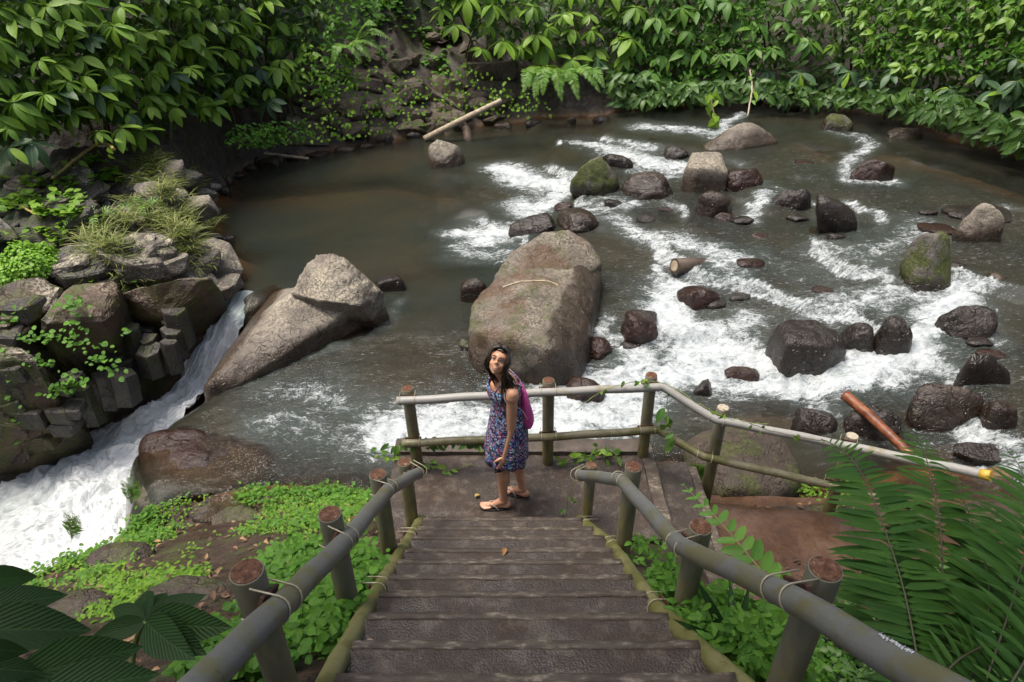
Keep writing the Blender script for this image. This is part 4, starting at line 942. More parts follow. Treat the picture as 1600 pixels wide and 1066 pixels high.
facet([(185, 455, -.35), (250, 440, -.3), (330, 430, -.35), (345, 450, -.6), (320, 478, -.9), (260, 500, -.85), (200, 505, -.95)], 'cliff', 204, drop=.9)
facet([(0, 440, .0), (60, 430, -.05), (100, 450, -.2), (70, 490, -.35), (10, 510, -.4), (-40, 480, -.2)], 'cliff', 205, drop=.8)
# basalt columns, each a five- or six-sided prism
def column(px, py, z, wpx, lean=(-.10, .18, -1), h=1.1, seed=0, n=6):
    rg = np.random.default_rng(seed); c = at(px, py, z); r = wpx*depth(c)/FPX/2
    ax = Vector(lean).normalized(); a = ax.orthogonal().normalized(); b = ax.cross(a)
    ang = np.sort((np.arange(n) + rg.uniform(-.18, .18, n))*2*math.pi/n + rg.uniform(0, 1)); rr = r*rg.uniform(.9, 1.12, n)
    bm = bmesh.new(); rings = []
    tilt = Vector((rg.uniform(-.12, .12), rg.uniform(-.25, .02), 0))
    for k, (s_, hh) in enumerate(((.93, 0), (1, .025), (1.02, h*.5), (1.03, h))):
        ring = []
        for t, q in zip(ang, rr):
            o = a*math.cos(t)*q*s_ + b*math.sin(t)*q*s_; v = Vector(c) + o + ax*hh
            if k < 2: v.z += tilt.dot(Vector((o.x, o.y, 0)))
            ring.append(bm.verts.new(v))
        rings.append(ring)
    for i in range(3):
        for k in range(n): bm.faces.new((rings[i][k], rings[i][(k+1) % n], rings[i+1][(k+1) % n], rings[i+1][k]))
    bm.faces.new(rings[0][::-1]); bm.faces.new(rings[-1]); bmesh.ops.recalc_face_normals(bm, faces=bm.faces)
    me = bpy.data.meshes.new('column'); bm.to_mesh(me); bm.free()
    attr(me, 'dry', [v.co.z + 3 for v in me.vertices]); me.materials.append(MAT['basalt']); return child('column', me, None, bank)
FE = lambda y: np.interp(y, [462, 500, 560, 605, 640, 670, 705], [338, 322, 290, 262, 215, 150, 80])
ci = 0
for r_, py in enumerate(np.arange(478, 690, 17)):
    x0 = np.interp(py, [478, 540, 600, 690], [236, 176, 112, 60]); x1 = FE(py + 48) - 16; zz = np.interp(py, [478, 540, 600, 650, 690], [-.72, -1.1, -1.5, -1.95, -2.3]); px = x0 + (r_ % 2)*15
    while px < x1:
        ci += 1; w_ = random.uniform(24, 40)
        if random.random() < .86: column(px + random.uniform(-5, 5), py + random.uniform(-5, 5), zz + random.uniform(-.12, .12), w_*1.1, lean=(-.10 + random.uniform(-.1, .1), .18 + random.uniform(-.12, .12), -1), seed=300+ci, n=5 + (ci % 3 > 0), h=random.uniform(.4, .7))
        px += 30
for i in range(70):                      # broken blocks over the lower left cliff
    px, py = random.uniform(-40, 120), random.uniform(480, 720)
    if py > 735 - .45*max(0, px) or (px > 60 and py < 590): continue
    c = at(px, py, np.interp(py, [480, 560, 640, 720], [-.28, -.75, -1.55, -2.45])); w = random.uniform(.1, .26); P = [c + np.array([w*random.uniform(.5, 1)*sx, w*.8*sy, w*random.uniform(.3, .7)*sz]) for sx in (-1, 1) for sy in (-1, 1) for sz in (-1, 1)]
    child('rock', chip_mesh('rock', P, -3, random.choice(['cliff', 'basalt', 'cliff']), .02, 900+i), None, bank)
# broken pale slabs on the ledge
k = 0
for _ in range(520):
    if k >= 125: break
    px, py = random.uniform(-30, 345), random.uniform(262, 470)
    if px > 345 - max(0, (py-430))*.4 or px < 0 and py < 300: continue
    g = gpt(px, py)
    if not (-12 < g[0] < -3.9): continue
    w = random.choice([random.uniform(.08, .2), random.uniform(.15, .42)*(1.25 if px > 180 else 1)]); h = w*random.uniform(.22, .42); g = g - np.array([0, 0, h*.25]); a0 = random.uniform(0, 6.28)
    P = []
    for q in range(7):
        t = a0 + q*.9 + random.uniform(-.2, .2)
        for zz in (h*random.uniform(.5, 1), -h): P.append(g + np.array([w*math.cos(t)*random.uniform(.7, 1.3), w*.8*math.sin(t), zz]))
    sl1, sl2 = random.uniform(-.35, .35), random.uniform(-.2, .5); P = [q + np.array([0, 0, (q[0]-g[0])*sl1 + (q[1]-g[1])*sl2]) for q in P]; k += 1
    pale = px > 170 or random.random() < .35
    child('rock', chip_mesh('rock', P, -3 if pale else g[2] - .3, 'bank_rock' if pale else 'basalt', .025, k), None, bank)
# terraced rock of the far bank in the gap between the shrubs
wall = empty('rock_outcrop', tuple(aty(640, 180, 18.9))); tag(wall, 'brown layered rock face with small plants across the pool, between the leafy shrubs', 'rock outcrop')
k = 0
for _ in range(900):
    if k >= 90: break
    px, py = random.uniform(440, 800), random.uniform(20, 212)
    if py < 75 and (random.random() < .75 or not 560 < px < 700): continue
    yy = np.interp(px, [440, 620, 800], [16.6, 18.4, 19.6]) + (212 - py)*.012
    c = gpt(px, py) - np.array([0, 0, .05])
    if c[1] > 23 or c[1] < 14: continue
    w = random.uniform(.12, .75); h = w*random.uniform(.35, .7); d_ = random.uniform(.2, .45); P = []
    for sx in (-1, 1):
        for sy in (-1, 1):
            for sz in (-1, 1): P.append(np.array([sx*w*random.uniform(.5, 1), sy*d_*random.uniform(.6, 1), sz*h*random.uniform(.3, 1) + sx*random.uniform(-.12, .12)]))
    Mr = np.array(Euler((random.uniform(-.3, .3), random.uniform(-.4, .4), random.uniform(-.7, .7))).to_matrix()); P = [c + Mr@q for q in P]
    child('rock', chip_mesh('rock', P, c[2]-.25 if random.random() < .5 else -3, 'shore_rock', .05, k), None, wall); k += 1
# half-buried stones on the near bank, left of the steps
for i, (px, py, w, h, lab) in enumerate([(190, 880, .36, .3, 'large dark half-buried stone on the green slope left of the steps'), (365, 812, .3, .1, 'flat dark stone at the top of the green slope left of the steps'), (290, 945, .34, .16, 'bare brown rock hump behind the lower left big leaves'),
                                    (415, 785, .22, .12, 'small brown stone by the water at the top of the green slope'), (335, 800, .3, .1, 'rounded brown stone beside the flat dark one on the slope'), (120, 960, .3, .2, 'dark rock below the big leaves at the lower left')]):
    g = gpt(px, py); P = [g + np.array([w*math.cos(t)*random.uniform(.8, 1.1), w*.6*math.sin(t), zz]) for t in np.arange(0, 6.2, .8) for zz in (h*random.uniform(.2, .5), -h)] + [g + np.array([0, 0, h*.7])]
    V, F = star(P, sub=5, soft=12, amp=.06, seed=700+i); o = rock_obj('half_buried_stone', V, F, g[2] - 1, 'slope_stone', lab, 'stones on the near slope'); ROCKS.pop()
# ------------------------------------------------------------------ leaves
def leaf_arrays(L=1.0, W=.36, droop=.35, fold=.12, shape='obovate', nl=6, wave=0.0, twist=0.0):
    """a leaf along +Y from the origin, upper side +Z; three columns of points"""
    V = []; UV = []; F = []
    for i in range(nl+1):
        t = i/nl
        if shape == 'obovate': w = math.sin(math.pi*min(1, t**.85*1.0))**.75*(.72 + .4*t)
        elif shape == 'lance': w = math.sin(math.pi*t**.75)**.9
        elif shape == 'round': w = math.sin(math.pi*t**.9)**.55
        elif shape == 'strap': w = min(1, t*6)*(1 - t**3)**.8
        elif shape == 'oblong': w = min(1, t*7)**.5*(1 - t**4)**.7
        else: w = math.sin(math.pi*t)
        if t == 0: w = .05
        if t == 1: w = .02
        y = t*L; z = -droop*L*t*t; hw = W*.5*w
        for k in (-1, 0, 1):
            V.append((k*hw, y*(1 - .18*droop*t), z + abs(k)*(fold*hw*2) + wave*math.sin(t*9 + k)*.02*L)); UV.append((.5 + .5*k*max(w, .05), t))
    for i in range(nl):
        for k in range(2):
            a = i*3 + k; F.append((a, a+1, a+4, a+3))
    return np.array(V), np.array(F), np.array(UV)
def leaf_mesh(name, **kw):
    V, F, UV = leaf_arrays(**kw); return mesh_of(name, V, F, UV)
def scatter(name, tmpl, X, mat, parent=None, kind='stuff', label=None, rnd=None, cat=None):
    """one mesh of many copies of a template leaf; X = (n,4,4) matrices"""
    V, F, UV = tmpl; n = len(X); k = len(V)
    W = np.einsum('nij,kj->nki', X[:, :3, :3], V) + X[:, None, :3, 3]
    FF = (F[None] + (np.arange(n)*k)[:, None, None]).reshape(-1, F.shape[1])
    me = fast_mesh(name, W.reshape(-1, 3), FF); ul = me.uv_layers.new(name='UVMap'); li = np.empty(len(me.loops), np.int32); me.loops.foreach_get('vertex_index', li)
    ul.data.foreach_set('uv', np.tile(UV, (n, 1)).astype(np.float32)[li].ravel())
    attr(me, 'rnd', np.repeat(RNG.random(n) if rnd is None else rnd, k))
    o = link(name, me, mat, parent)
    return tag(o, label, cat, kind=kind)
def frame(dirv, up=(0, 0, 1), roll=0.0):
    """matrix whose +Y is the leaf direction and whose +Z is as near to up as can be"""
    y = Vector(dirv).normalized(); u = Vector(up); x = y.cross(u)
    if x.length < 1e-4: x = y.orthogonal()
    x.normalize(); z = x.cross(y)
    if roll: x, z = x*math.cos(roll) + z*math.sin(roll), -x*math.sin(roll) + z*math.cos(roll)
    return Matrix((x, y, z)).transposed()
def mat4(M3, loc, s=1.0):
    M = (M3*s).to_4x4(); M.translation = Vector(loc); return M

MAT['leaf_big'] = leaf_material('leaf_big', (.09, .20, .022), (.24, .40, .045), .42, .3, 9, .3, spec=.28)
MAT['leaf_young'] = leaf_material('leaf_young', (.19, .36, .025), (.26, .42, .04), .36, .3, 9, .3)
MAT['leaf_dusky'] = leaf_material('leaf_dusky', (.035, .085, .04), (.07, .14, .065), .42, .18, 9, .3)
MAT['leaf_point'] = leaf_material('leaf_point', (.055, .155, .026), (.14, .27, .04), .42, .24, 7, .3, spec=.28)
MAT['leaf_small'] = leaf_material('leaf_small', (.09, .21, .02), (.22, .38, .045), .4, .3, 5, .2)
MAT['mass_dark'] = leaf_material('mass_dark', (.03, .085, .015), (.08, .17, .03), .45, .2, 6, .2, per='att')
MAT['mass_bright'] = leaf_material('mass_bright', (.09, .22, .014), (.21, .37, .03), .55, .3, 4, .12, per='att', spec=.25)
MAT['mass_mid'] = leaf_material('mass_mid', (.045, .15, .012), (.12, .29, .025), .55, .3, 4, .12, per='att', spec=.25)
MAT['mass_lime'] = leaf_material('mass_lime', (.16, .38, .02), (.26, .48, .04), .45, .3, 4, .15, per='att')
MAT['grass'] = leaf_material('grass', (.12, .17, .035), (.30, .31, .09), .5, .25, 1, .05, per='att', rib=(.25, .28, .08))
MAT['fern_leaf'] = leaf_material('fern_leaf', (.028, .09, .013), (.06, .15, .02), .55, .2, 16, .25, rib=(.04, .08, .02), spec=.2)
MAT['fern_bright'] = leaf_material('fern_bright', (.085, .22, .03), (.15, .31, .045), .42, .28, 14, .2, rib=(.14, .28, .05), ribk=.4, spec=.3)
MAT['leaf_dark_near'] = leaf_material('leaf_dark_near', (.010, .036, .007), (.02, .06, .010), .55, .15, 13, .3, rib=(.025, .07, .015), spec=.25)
MAT['mass_fern'] = leaf_material('mass_fern', (.10, .25, .03), (.2, .38, .06), .42, .3, 6, .15, per='att')
MAT['stem'] = simple('stem', (.05, .045, .02), (.13, .11, .05), 12, .6, .4)
MAT['stem_green'] = simple('stem_green', (.10, .15, .03), (.22, .26, .08), 12, .5, .2)
MAT['stem_yellow'] = simple('stem_yellow', (.24, .19, .05), (.40, .32, .10), 12, .5, .2)
MAT['rachis'] = simple('rachis', (.03, .035, .012), (.07, .07, .025), 12, .5, .2)

LEAFM = {}
for key, mt, kw in [('big', 'leaf_big', dict(W=.46, shape='obovate')), ('young', 'leaf_young', dict(W=.44, shape='obovate')), ('dusky', 'leaf_dusky', dict(W=.47, shape='obovate')),
                    ('point', 'leaf_point', dict(W=.44, shape='lance')), ('small', 'leaf_small', dict(W=.55, shape='lance'))]:
    LEAFM[key] = []
    for dr in (.12, .28, .45):
        me = leaf_mesh('leaf', L=1.0, droop=dr, fold=.16, nl=6, **kw); me.materials.append(MAT[mt]); LEAFM[key].append(me)
FRONT_PX = [-120, 0, 100, 200, 300, 350, 450, 600, 700, 800, 1000, 1300, 1450, 1600, 1750]
FRONT_Y = [9.6, 10.2, 10.8, 11.6, 13.0, 14.2, 15.8, 17.6, 18.2, 18.6, 18.9, 18.6, 16.2, 14.2, 12.8]
def bank_point(px, py, lift=0.0):
    y = np.interp(px, FRONT_PX, FRONT_Y) + (200 - py)*.0055 + lift; return aty(px, py, y)
def inside(px, py, poly): return bool(inpoly(np.array([px]), np.array([py]), np.array(poly, float))[0])
N_LEAF = 0
def whorl(root, c, L, kind, n, axis, spread=(.45, 1.0), young=.12, droopy=.3):
    """leaves radiating from a shoot tip; the axis leans out of the bank"""
    global N_LEAF
    ax = Vector(axis).normalized(); u = ax.orthogonal().normalized(); v = ax.cross(u); a0 = random.uniform(0, 6.28); yk = random.random() < .35
    for k in range(n):
        t = a0 + 2*math.pi*k/n + random.uniform(-.25, .25); e = random.uniform(*spread)
        d = (u*math.cos(t) + v*math.sin(t))*math.sin(e + .95) + ax*math.cos(e + .95) + Vector((0, 0, -droopy*random.uniform(.6, 1.3)))
        M = frame(d, up=ax + Vector((0, 0, .5)), roll=random.uniform(-.35, .35))
        kk = 'young' if kind in ('big', 'dusky') and ((k == 0 and yk) or random.random() < young*.35) else kind
        o = bpy.data.objects.new('leaf', random.choice(LEAFM[kk])); COL.objects.link(o); o.parent = root
        o.matrix_world = Matrix.Identity(4)
        o.matrix_basis = mat4(M, Vector(c) - root.location + d.normalized()*(.04*L), L*random.uniform(.72, 1.1)); N_LEAF += 1
def rows_in(poly, dx, dy, jit=.35):
    P = np.array(poly); out = []; y = P[:, 1].min(); r = 0
    while y < P[:, 1].max():
        x = P[:, 0].min() + (r % 2)*dx*.5
        while x < P[:, 0].max():
            px = x + random.uniform(-jit, jit)*dx; py = y + 7*math.sin(x*.02 + r) + random.uniform(-jit, jit)*dy
            if inside(px, py, poly): out.append((px, py))
            x += dx
        y += dy; r += 1
    return out
def shrub(poly, kind, label, L, dx, dy, n=(6, 9), out=(0, -.45, .9), lift=(0, .35), name='shrub', young=.12, group='leafy shrubs on the far bank', foot=None, spread=(.45, 1.0), droopy=.3, stems=4):
    pts = rows_in(poly, dx, dy); cx = np.mean([p[0] for p in poly]); cy = max(p[1] for p in poly)
    base = bank_point(cx, min(cy, 235), 1.2); root = empty(name, tuple(base)); tag(root, label, 'shrub', group)
    tips = []
    cap = 300
    random.shuffle(pts); tot = 0
    for px, py in pts:
        if not (-60 < px < 1660 and py > -45): continue
        k = random.randint(*n)
        if tot + k > cap: break
        c = bank_point(px, py, random.uniform(*lift)); tips.append(c)
        whorl(root, c, L*random.uniform(.7, 1.15), 'dusky' if kind == 'big' and random.random() < .14 else kind, k, Vector(out) + Vector((random.uniform(-.35, .35), random.uniform(-.2, .2), random.uniform(-.2, .2))), young=young, spread=spread, droopy=droopy); tot += k
    # stems from the ground to a few tips
    for q in random.sample(tips, min(stems, len(tips))):
        b = base + np.array([random.uniform(-.5, .5), random.uniform(.2, .8), random.uniform(-.6, .2)])
        child('stem', tube('stem', smoothpath([b, b*.55 + q*.45 + np.array([0, .25, .35]), q], 5), list(np.linspace(.035, .012, 11)), 6), MAT['stem'], root)
    return root
# left mass: broad drooping leaves in whorls
shrub([(-70, -50), (70, -50), (95, 60), (75, 150), (50, 225), (0, 245), (-70, 240)], 'big', 'broad-leaved shrub at the extreme upper left, hanging over the rock ledge', .36, 36, 28)
shrub([(70, -50), (170, -50), (180, 80), (185, 150), (160, 215), (130, 190), (80, 160), (75, 60)], 'big', 'broad-leaved shrub second from the left edge, above the rock ledge', .36, 36, 28)
shrub([(170, -50), (270, -50), (275, 90), (262, 205), (230, 245), (185, 225), (165, 150), (175, 60)], 'big', 'broad-leaved shrub drooping lowest over the pale rock ledge', .37, 36, 28)
shrub([(270, -50), (370, -50), (385, 60), (380, 175), (345, 195), (300, 170), (270, 175), (272, 60)], 'big', 'broad-leaved shrub at the left end of the calm pool', .39, 35, 27)
shrub([(370, -50), (440, -50), (450, 40), (420, 110), (380, 120), (380, 20)], 'big', 'broad-leaved shrub high above the left shore of the pool', .46, 36, 29)
shrub([(380, 90), (440, 85), (470, 110), (462, 150), (440, 178), (405, 150), (385, 130)], 'big', 'lowest broad leaves overhanging the left shore of the pool', .47, 34, 27, foot=1)
shrub([(440, -50), (540, -50), (520, 30), (500, 80), (455, 100), (450, 30)], 'small', 'bright small-leaved shrub beside the left end of the brown rock face', .26, 26, 22, n=(6, 9))
shrub([(400, 195), (455, 195), (470, 215), (430, 228), (395, 222)], 'point', 'low leafy plant at the water edge near the floating pole', .24, 20, 14, n=(6, 8), stems=2)
# right mass
shrub([(665, -50), (770, -50), (790, 20), (800, 95), (760, 85), (715, 45), (690, 25)], 'big', 'broad-leaved shrub at the right end of the brown rock face', .56, 37, 30)
shrub([(770, -50), (880, -50), (885, 40), (880, 110), (840, 125), (800, 100), (785, 20)], 'big', 'broad-leaved shrub above the bright hanging ferns', .56, 37, 30)
shrub([(880, -50), (1000, -50), (990, 50), (975, 130), (930, 120), (880, 110)], 'big', 'broad-leaved shrub just right of the bright hanging ferns', .56, 38, 30)
shrub([(985, 20), (1070, 0), (1090, 80), (1080, 150), (1050, 165), (1000, 130), (975, 90)], 'point', 'shrub with pointed leaves over the upstream white water', .50, 34, 28, n=(6, 8))
shrub([(1000, -50), (1150, -50), (1140, 10), (1060, 5), (1000, 15)], 'point', 'pointed-leaved shrub at the top edge, centre right', .50, 36, 28, n=(6, 8))
shrub([(1070, 0), (1180, 0), (1190, 90), (1150, 110), (1120, 125), (1080, 100)], 'point', 'lush pointed-leaved shrub behind the pyramid-shaped rock', .50, 33, 26, n=(6, 8))
shrub([(1170, -50), (1290, -50), (1290, 70), (1240, 90), (1190, 90), (1180, 10)], 'point', 'large star-shaped leaf clusters left of the yellow-green shrubs', .52, 44, 36, n=(6, 8))
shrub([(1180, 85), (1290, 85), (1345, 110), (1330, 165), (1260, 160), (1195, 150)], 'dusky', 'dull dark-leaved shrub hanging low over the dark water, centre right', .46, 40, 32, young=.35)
shrub([(1290, -50), (1400, -50), (1400, 50), (1370, 110), (1300, 100), (1285, 30)], 'small', 'yellow-green shrub with round leaves at the top, right of centre', .30, 29, 24, n=(5, 8))
shrub([(1400, -50), (1510, -50), (1510, 60), (1480, 110), (1420, 120), (1385, 80)], 'small', 'fine-leaved bright shrub in the upper right', .26, 28, 23, n=(5, 8))
shrub([(1510, -50), (1660, -50), (1660, 70), (1600, 90), (1530, 80), (1505, 40)], 'small', 'fine-leaved bright shrub in the upper right corner', .24, 28, 23, n=(5, 8))
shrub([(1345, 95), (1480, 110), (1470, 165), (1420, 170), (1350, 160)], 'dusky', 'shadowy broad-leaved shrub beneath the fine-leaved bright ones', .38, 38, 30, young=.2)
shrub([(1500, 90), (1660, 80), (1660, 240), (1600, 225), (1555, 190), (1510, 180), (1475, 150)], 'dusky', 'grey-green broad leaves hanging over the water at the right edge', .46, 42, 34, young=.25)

# dense dark leaves behind them all
def mass(name, poly_list, count, L, lift, tmpl, mat, label, out=(-.1, -.8, .6)):
    X = []
    for poly, share in poly_list:
        P = np.array(poly, float); lo = P.min(0); hi = P.max(0); need = int(count*share); k = 0
        while k < need:
            px = random.uniform(lo[0], hi[0]); py = random.uniform(lo[1], hi[1])
            if not inside(px, py, poly): continue
            c = bank_point(px, py, random.uniform(*lift)); t = random.uniform(0, 6.28)
            d = Vector((math.cos(t), -.3 + .6*math.sin(t), random.uniform(-.9, .1))); M = frame(d, Vector(out) + Vector((random.uniform(-.5, .5), random.uniform(-.4, .4), random.uniform(-.4, .4))))
            X.append(np.array(mat4(M, c, L*random.uniform(.6, 1.15)))); k += 1
    return scatter(name, tmpl, np.array(X), mat, label=label, cat=None)
TB = leaf_arrays(1, .42, .3, .15, 'obovate', 4); TL = leaf_arrays(1, .40, .25, .15, 'lance', 3); TR = leaf_arrays(1, .7, .2, .1, 'round', 3)
LEFTP = [(-120, -120), (540, -120), (500, 60), (460, 130), (430, 160), (330, 165), (270, 175), (230, 215), (150, 175), (40, 205), (-120, 215)]
RIGHTP = [(660, -120), (1720, -120), (1720, 210), (1560, 185), (1480, 150), (1330, 140), (1200, 135), (1060, 140), (960, 110), (800, 85), (700, 20)]
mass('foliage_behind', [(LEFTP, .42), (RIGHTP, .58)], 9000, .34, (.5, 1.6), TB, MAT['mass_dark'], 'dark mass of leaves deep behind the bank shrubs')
FRINGE = [(950, 105), (1060, 130), (1180, 120), (1300, 135), (1480, 140), (1560, 175), (1720, 200), (1720, 250), (1600, 232), (1490, 200), (1400, 172), (1300, 158), (1150, 150), (1040, 162), (960, 165)]
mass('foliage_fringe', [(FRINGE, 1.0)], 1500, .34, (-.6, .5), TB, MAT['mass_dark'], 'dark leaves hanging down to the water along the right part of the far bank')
GAPP = [(470, 60), (600, 110), (680, 110), (700, 90), (790, 120), (860, 150), (860, 185), (760, 178), (690, 190), (560, 215), (480, 225), (470, 150)]
mass('creepers', [(GAPP, 1.0)], 650, .11, (-.35, -.05), TR, MAT['mass_bright'], 'small bright creepers dotted over the brown rock face across the pool')
mass('creepers', [([(540, -60), (640, -60), (600, 20), (560, 60), (520, 90), (500, 60)], .7), ([(480, 90), (540, 80), (560, 130), (500, 160)], .3)], 500, .2, (-.2, .3), TL, MAT['mass_mid'], 'fine green undergrowth at the upper end of the brown rock face')
mass('undergrowth', [([(1340, -60), (1660, -60), (1660, 90), (1480, 115), (1340, 100)], .6), ([(960, 20), (1200, 0), (1190, 115), (1080, 150), (980, 120)], .4)], 2600, .2, (.1, .6), TL, MAT['mass_mid'], 'fine leaves filling in between the right-hand bank shrubs')
mass('undergrowth', [([(360, 195), (480, 185), (490, 215), (400, 232), (350, 225)], 1.0)], 260, .14, (-.3, .0), TL, MAT['mass_mid'], 'low leafy growth at the left shore of the pool')
# ------------------------------------------------------------------ ground cover
def cover(name, poly, n, L, tmpl, mat, label, lift=(.0, .06), flat=.9, clump=0.0, zfix=None):
    P = np.array(poly, float); lo = P.min(0); hi = P.max(0); X = []; tries = 0
    while len(X) < n and tries < n*12:
        tries += 1; px = random.uniform(lo[0], hi[0]); py = random.uniform(lo[1], hi[1])
        if not inside(px, py, poly): continue
        g = gpt(px, py)
        if clump and vnoise(np.array([[g[0]*2.6, g[1]*2.6, 3.0]]), 5)[0] < clump + random.uniform(-.25, .25): continue
        for _ in range(3):
            q = g + np.array([random.gauss(0, .035), random.gauss(0, .035), random.uniform(*lift)])
            t = random.uniform(0, 6.28); d = Vector((math.cos(t), math.sin(t), random.uniform(-.25, .45)))
            M = frame(d, Vector((random.gauss(0, .35), random.gauss(0, .35) - .2, 1))); X.append(np.array(mat4(M, q, L*random.uniform(.55, 1.25))))
    return scatter(name, tmpl, np.array(X), mat, label=label)
TRn = leaf_arrays(1, .75, .15, .1, 'round', 4); TLn = leaf_arrays(1, .5, .2, .15, 'lance', 4)
CREST = [(0, 890), (60, 872), (120, 842), (210, 788), (330, 768), (450, 768), (575, 762), (600, 790), (570, 830), (480, 850), (400, 835), (300, 838), (240, 850), (170, 890), (110, 950), (0, 950)]
cover('ground_cover', CREST, 7000, .03, TRn, MAT['mass_bright'], 'bright low ground cover along the crest of the near slope', clump=-.2)
cover('ground_cover', CREST, 3600, .055, TLn, MAT['mass_mid'], 'taller narrow-leaved weeds along the crest of the near slope', lift=(.01, .1), clump=-.05)
cover('grass', CREST, 1500, .10, leaf_arrays(1, .09, .4, .3, 'strap', 4), MAT['grass'], 'thin grass mixed into the crest of the near slope', lift=(.0, .05), clump=-.1)
cover('ground_cover', [(395, 880), (480, 850), (585, 860), (600, 900), (560, 985), (480, 1066), (290, 1066), (330, 1000), (400, 960)], 3800, .05, TRn, MAT['mass_mid'], 'leafy green ground cover beside the left stair railing', lift=(.0, .16), clump=-.3)
cover('ground_cover', [(100, 880), (400, 850), (480, 870), (380, 960), (250, 980), (100, 960)], 2200, .045, TLn, MAT['mass_bright'], 'scattered weeds on the bare soil of the near slope', clump=.12)
cover('ground_cover', [(985, 862), (1030, 880), (1085, 960), (1130, 940), (1240, 1000), (1330, 1066), (1120, 1090), (1060, 1010), (1000, 920)], 3600, .055, TLn, MAT['mass_mid'], 'leafy green ground cover beside the right stair railing', lift=(.0, .2), clump=-.4)
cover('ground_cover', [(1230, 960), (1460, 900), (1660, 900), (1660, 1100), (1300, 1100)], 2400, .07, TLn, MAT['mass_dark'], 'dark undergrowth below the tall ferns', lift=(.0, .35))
cover('ground_cover', [(1150, 745), (1240, 758), (1330, 775), (1320, 800), (1220, 770), (1150, 762)], 260, .05, TLn, MAT['mass_bright'], 'small weeds at the edge of the muddy path', lift=(.0, .14))
s_ = NT('litter'); rn_ = s_.attr('rnd').outputs['Fac']; MAT['litter'] = s_.P(Base_Color=s_.ramp(rn_, [(0, (.03, .016, .01)), (.5, (.10, .05, .025)), (.8, (.22, .13, .07)), (1, (.34, .2, .09))]), Roughness=.7)
TW = leaf_arrays(1, .5, .3, .35, 'lance', 3)
cover('leaf_litter', [(0, 900), (250, 800), (600, 780), (600, 880), (480, 900), (380, 1066), (0, 1066)], 420, .06, TW, MAT['litter'], 'dead leaves and bits of litter strewn over the near slope', lift=(.005, .03))
cover('leaf_litter', [(1110, 770), (1320, 800), (1340, 900), (1180, 900), (1110, 800)], 90, .05, TW, MAT['litter'], 'dead leaves strewn over the muddy path', lift=(.02, .04))
# plants on the left ledge
def clumps(name, centres, n, tmpl, mat, label, L, rad, up=.9, sprd=.6):
    X = []
    for (px, py) in centres:
        g = gpt(px, py)
        for _ in range(n):
            q = g + np.array([random.gauss(0, rad), random.gauss(0, rad), random.uniform(.04, .16)]); t = random.uniform(0, 6.28)
            d = Vector((math.cos(t)*sprd, math.sin(t)*sprd, up*random.uniform(.4, 1.1))); M = frame(d, Vector((-math.cos(t), -math.sin(t), .8)), random.uniform(-.5, .5)); X.append(np.array(mat4(M, q, L*random.uniform(.5, 1.25))))
    return scatter(name, tmpl, np.array(X), mat, label=label)
TG = leaf_arrays(1, .045, .55, .3, 'strap', 4)
gc = [(random.gauss(x, 14), random.gauss(y, 12)) for x, y in [(215, 300), (250, 300), (270, 320), (290, 350), (300, 380), (255, 345), (230, 335), (310, 365), (280, 300), (170, 410), (190, 430), (205, 365), (250, 400), (300, 430), (320, 420), (215, 440), (180, 380), (265, 280), (245, 265), (300, 405), (150, 390)] for _ in range(4)]
clumps('grass', gc, 46, TG, MAT['grass'], 'dry yellow-green grass on the pale rock ledge', .30, .06)
clumps('ledge_weeds', [(random.gauss(x, 12), random.gauss(y, 9)) for x, y in [(85, 370), (100, 355), (70, 345), (60, 330), (95, 335), (150, 255), (165, 285), (110, 300), (30, 300), (20, 330), (170, 440), (240, 460), (200, 430), (10, 380), (180, 300), (60, 290), (130, 340), (0, 440)] for _ in range(3)], 16, TRn, MAT['mass_bright'], 'leafy bright weeds scattered over the left rock ledge', .13, .09, .5, .9)
X = []
for _ in range(46):
    px, py = random.uniform(-20, 250), random.uniform(470, 700)
    if px > np.interp(py, [470, 560, 640, 700], [240, 200, 120, 50]): continue
    c = at(px, py, np.interp(py, [480, 560, 640, 720], [-.2, -.75, -1.5, -2.4])) + np.array([.02, -.05, .05])
    for _k in range(random.randint(6, 26)):
        t = random.uniform(0, 6.28); X.append(np.array(mat4(frame((math.cos(t), math.sin(t)*.6 - .3, random.uniform(-.4, .5)), (0, -.5, .9)), c + np.array([random.gauss(0, .07), random.gauss(0, .05), random.gauss(0, .05)]), random.uniform(.03, .10))))
scatter('cliff_weeds', TRn, np.array(X), MAT['mass_mid'], label='small weeds rooted in the cracks of the dark cliff left of the waterfall')
cover('creepers', [(540, -30), (720, -30), (710, 60), (690, 130), (560, 120)], 420, .17, TRn, MAT['mass_mid'], 'leafy creepers over the top of the brown rock face', lift=(.02, .2), clump=-.1)
def bush(name, px, py, r, n, L, mat, label, cat='bush'):
    g = gpt(px, py); X = []
    for _ in range(n):
        v = Vector((random.gauss(0, 1), random.gauss(0, 1), abs(random.gauss(0, 1)))).normalized(); rr = r*random.uniform(.75, 1.08)*(1 + .15*math.sin(v.x*5 + 2)*math.cos(v.y*6)); c = Vector((v.x*rr*.9, v.y*rr*.9, v.z*rr*.8))
        t = random.uniform(0, 6.28); d = Vector((math.cos(t), math.sin(t), random.uniform(-.7, .3))); X.append(np.array(mat4(frame(d, v + Vector((0, 0, .3))), c, L*random.uniform(.6, 1.2))))
    o = scatter(name, TRn, np.array(X), mat, kind=None, label=label, cat=cat); o.location = g + np.array([0, -.05, .12]); return o
b_ = bush('lime_bush', 55, 432, .44, 4200, .05, MAT['mass_lime'], 'rounded lime-green bush of tiny leaves on the left rock ledge')
b_['kind'] = 'stuff'; del b_['category']
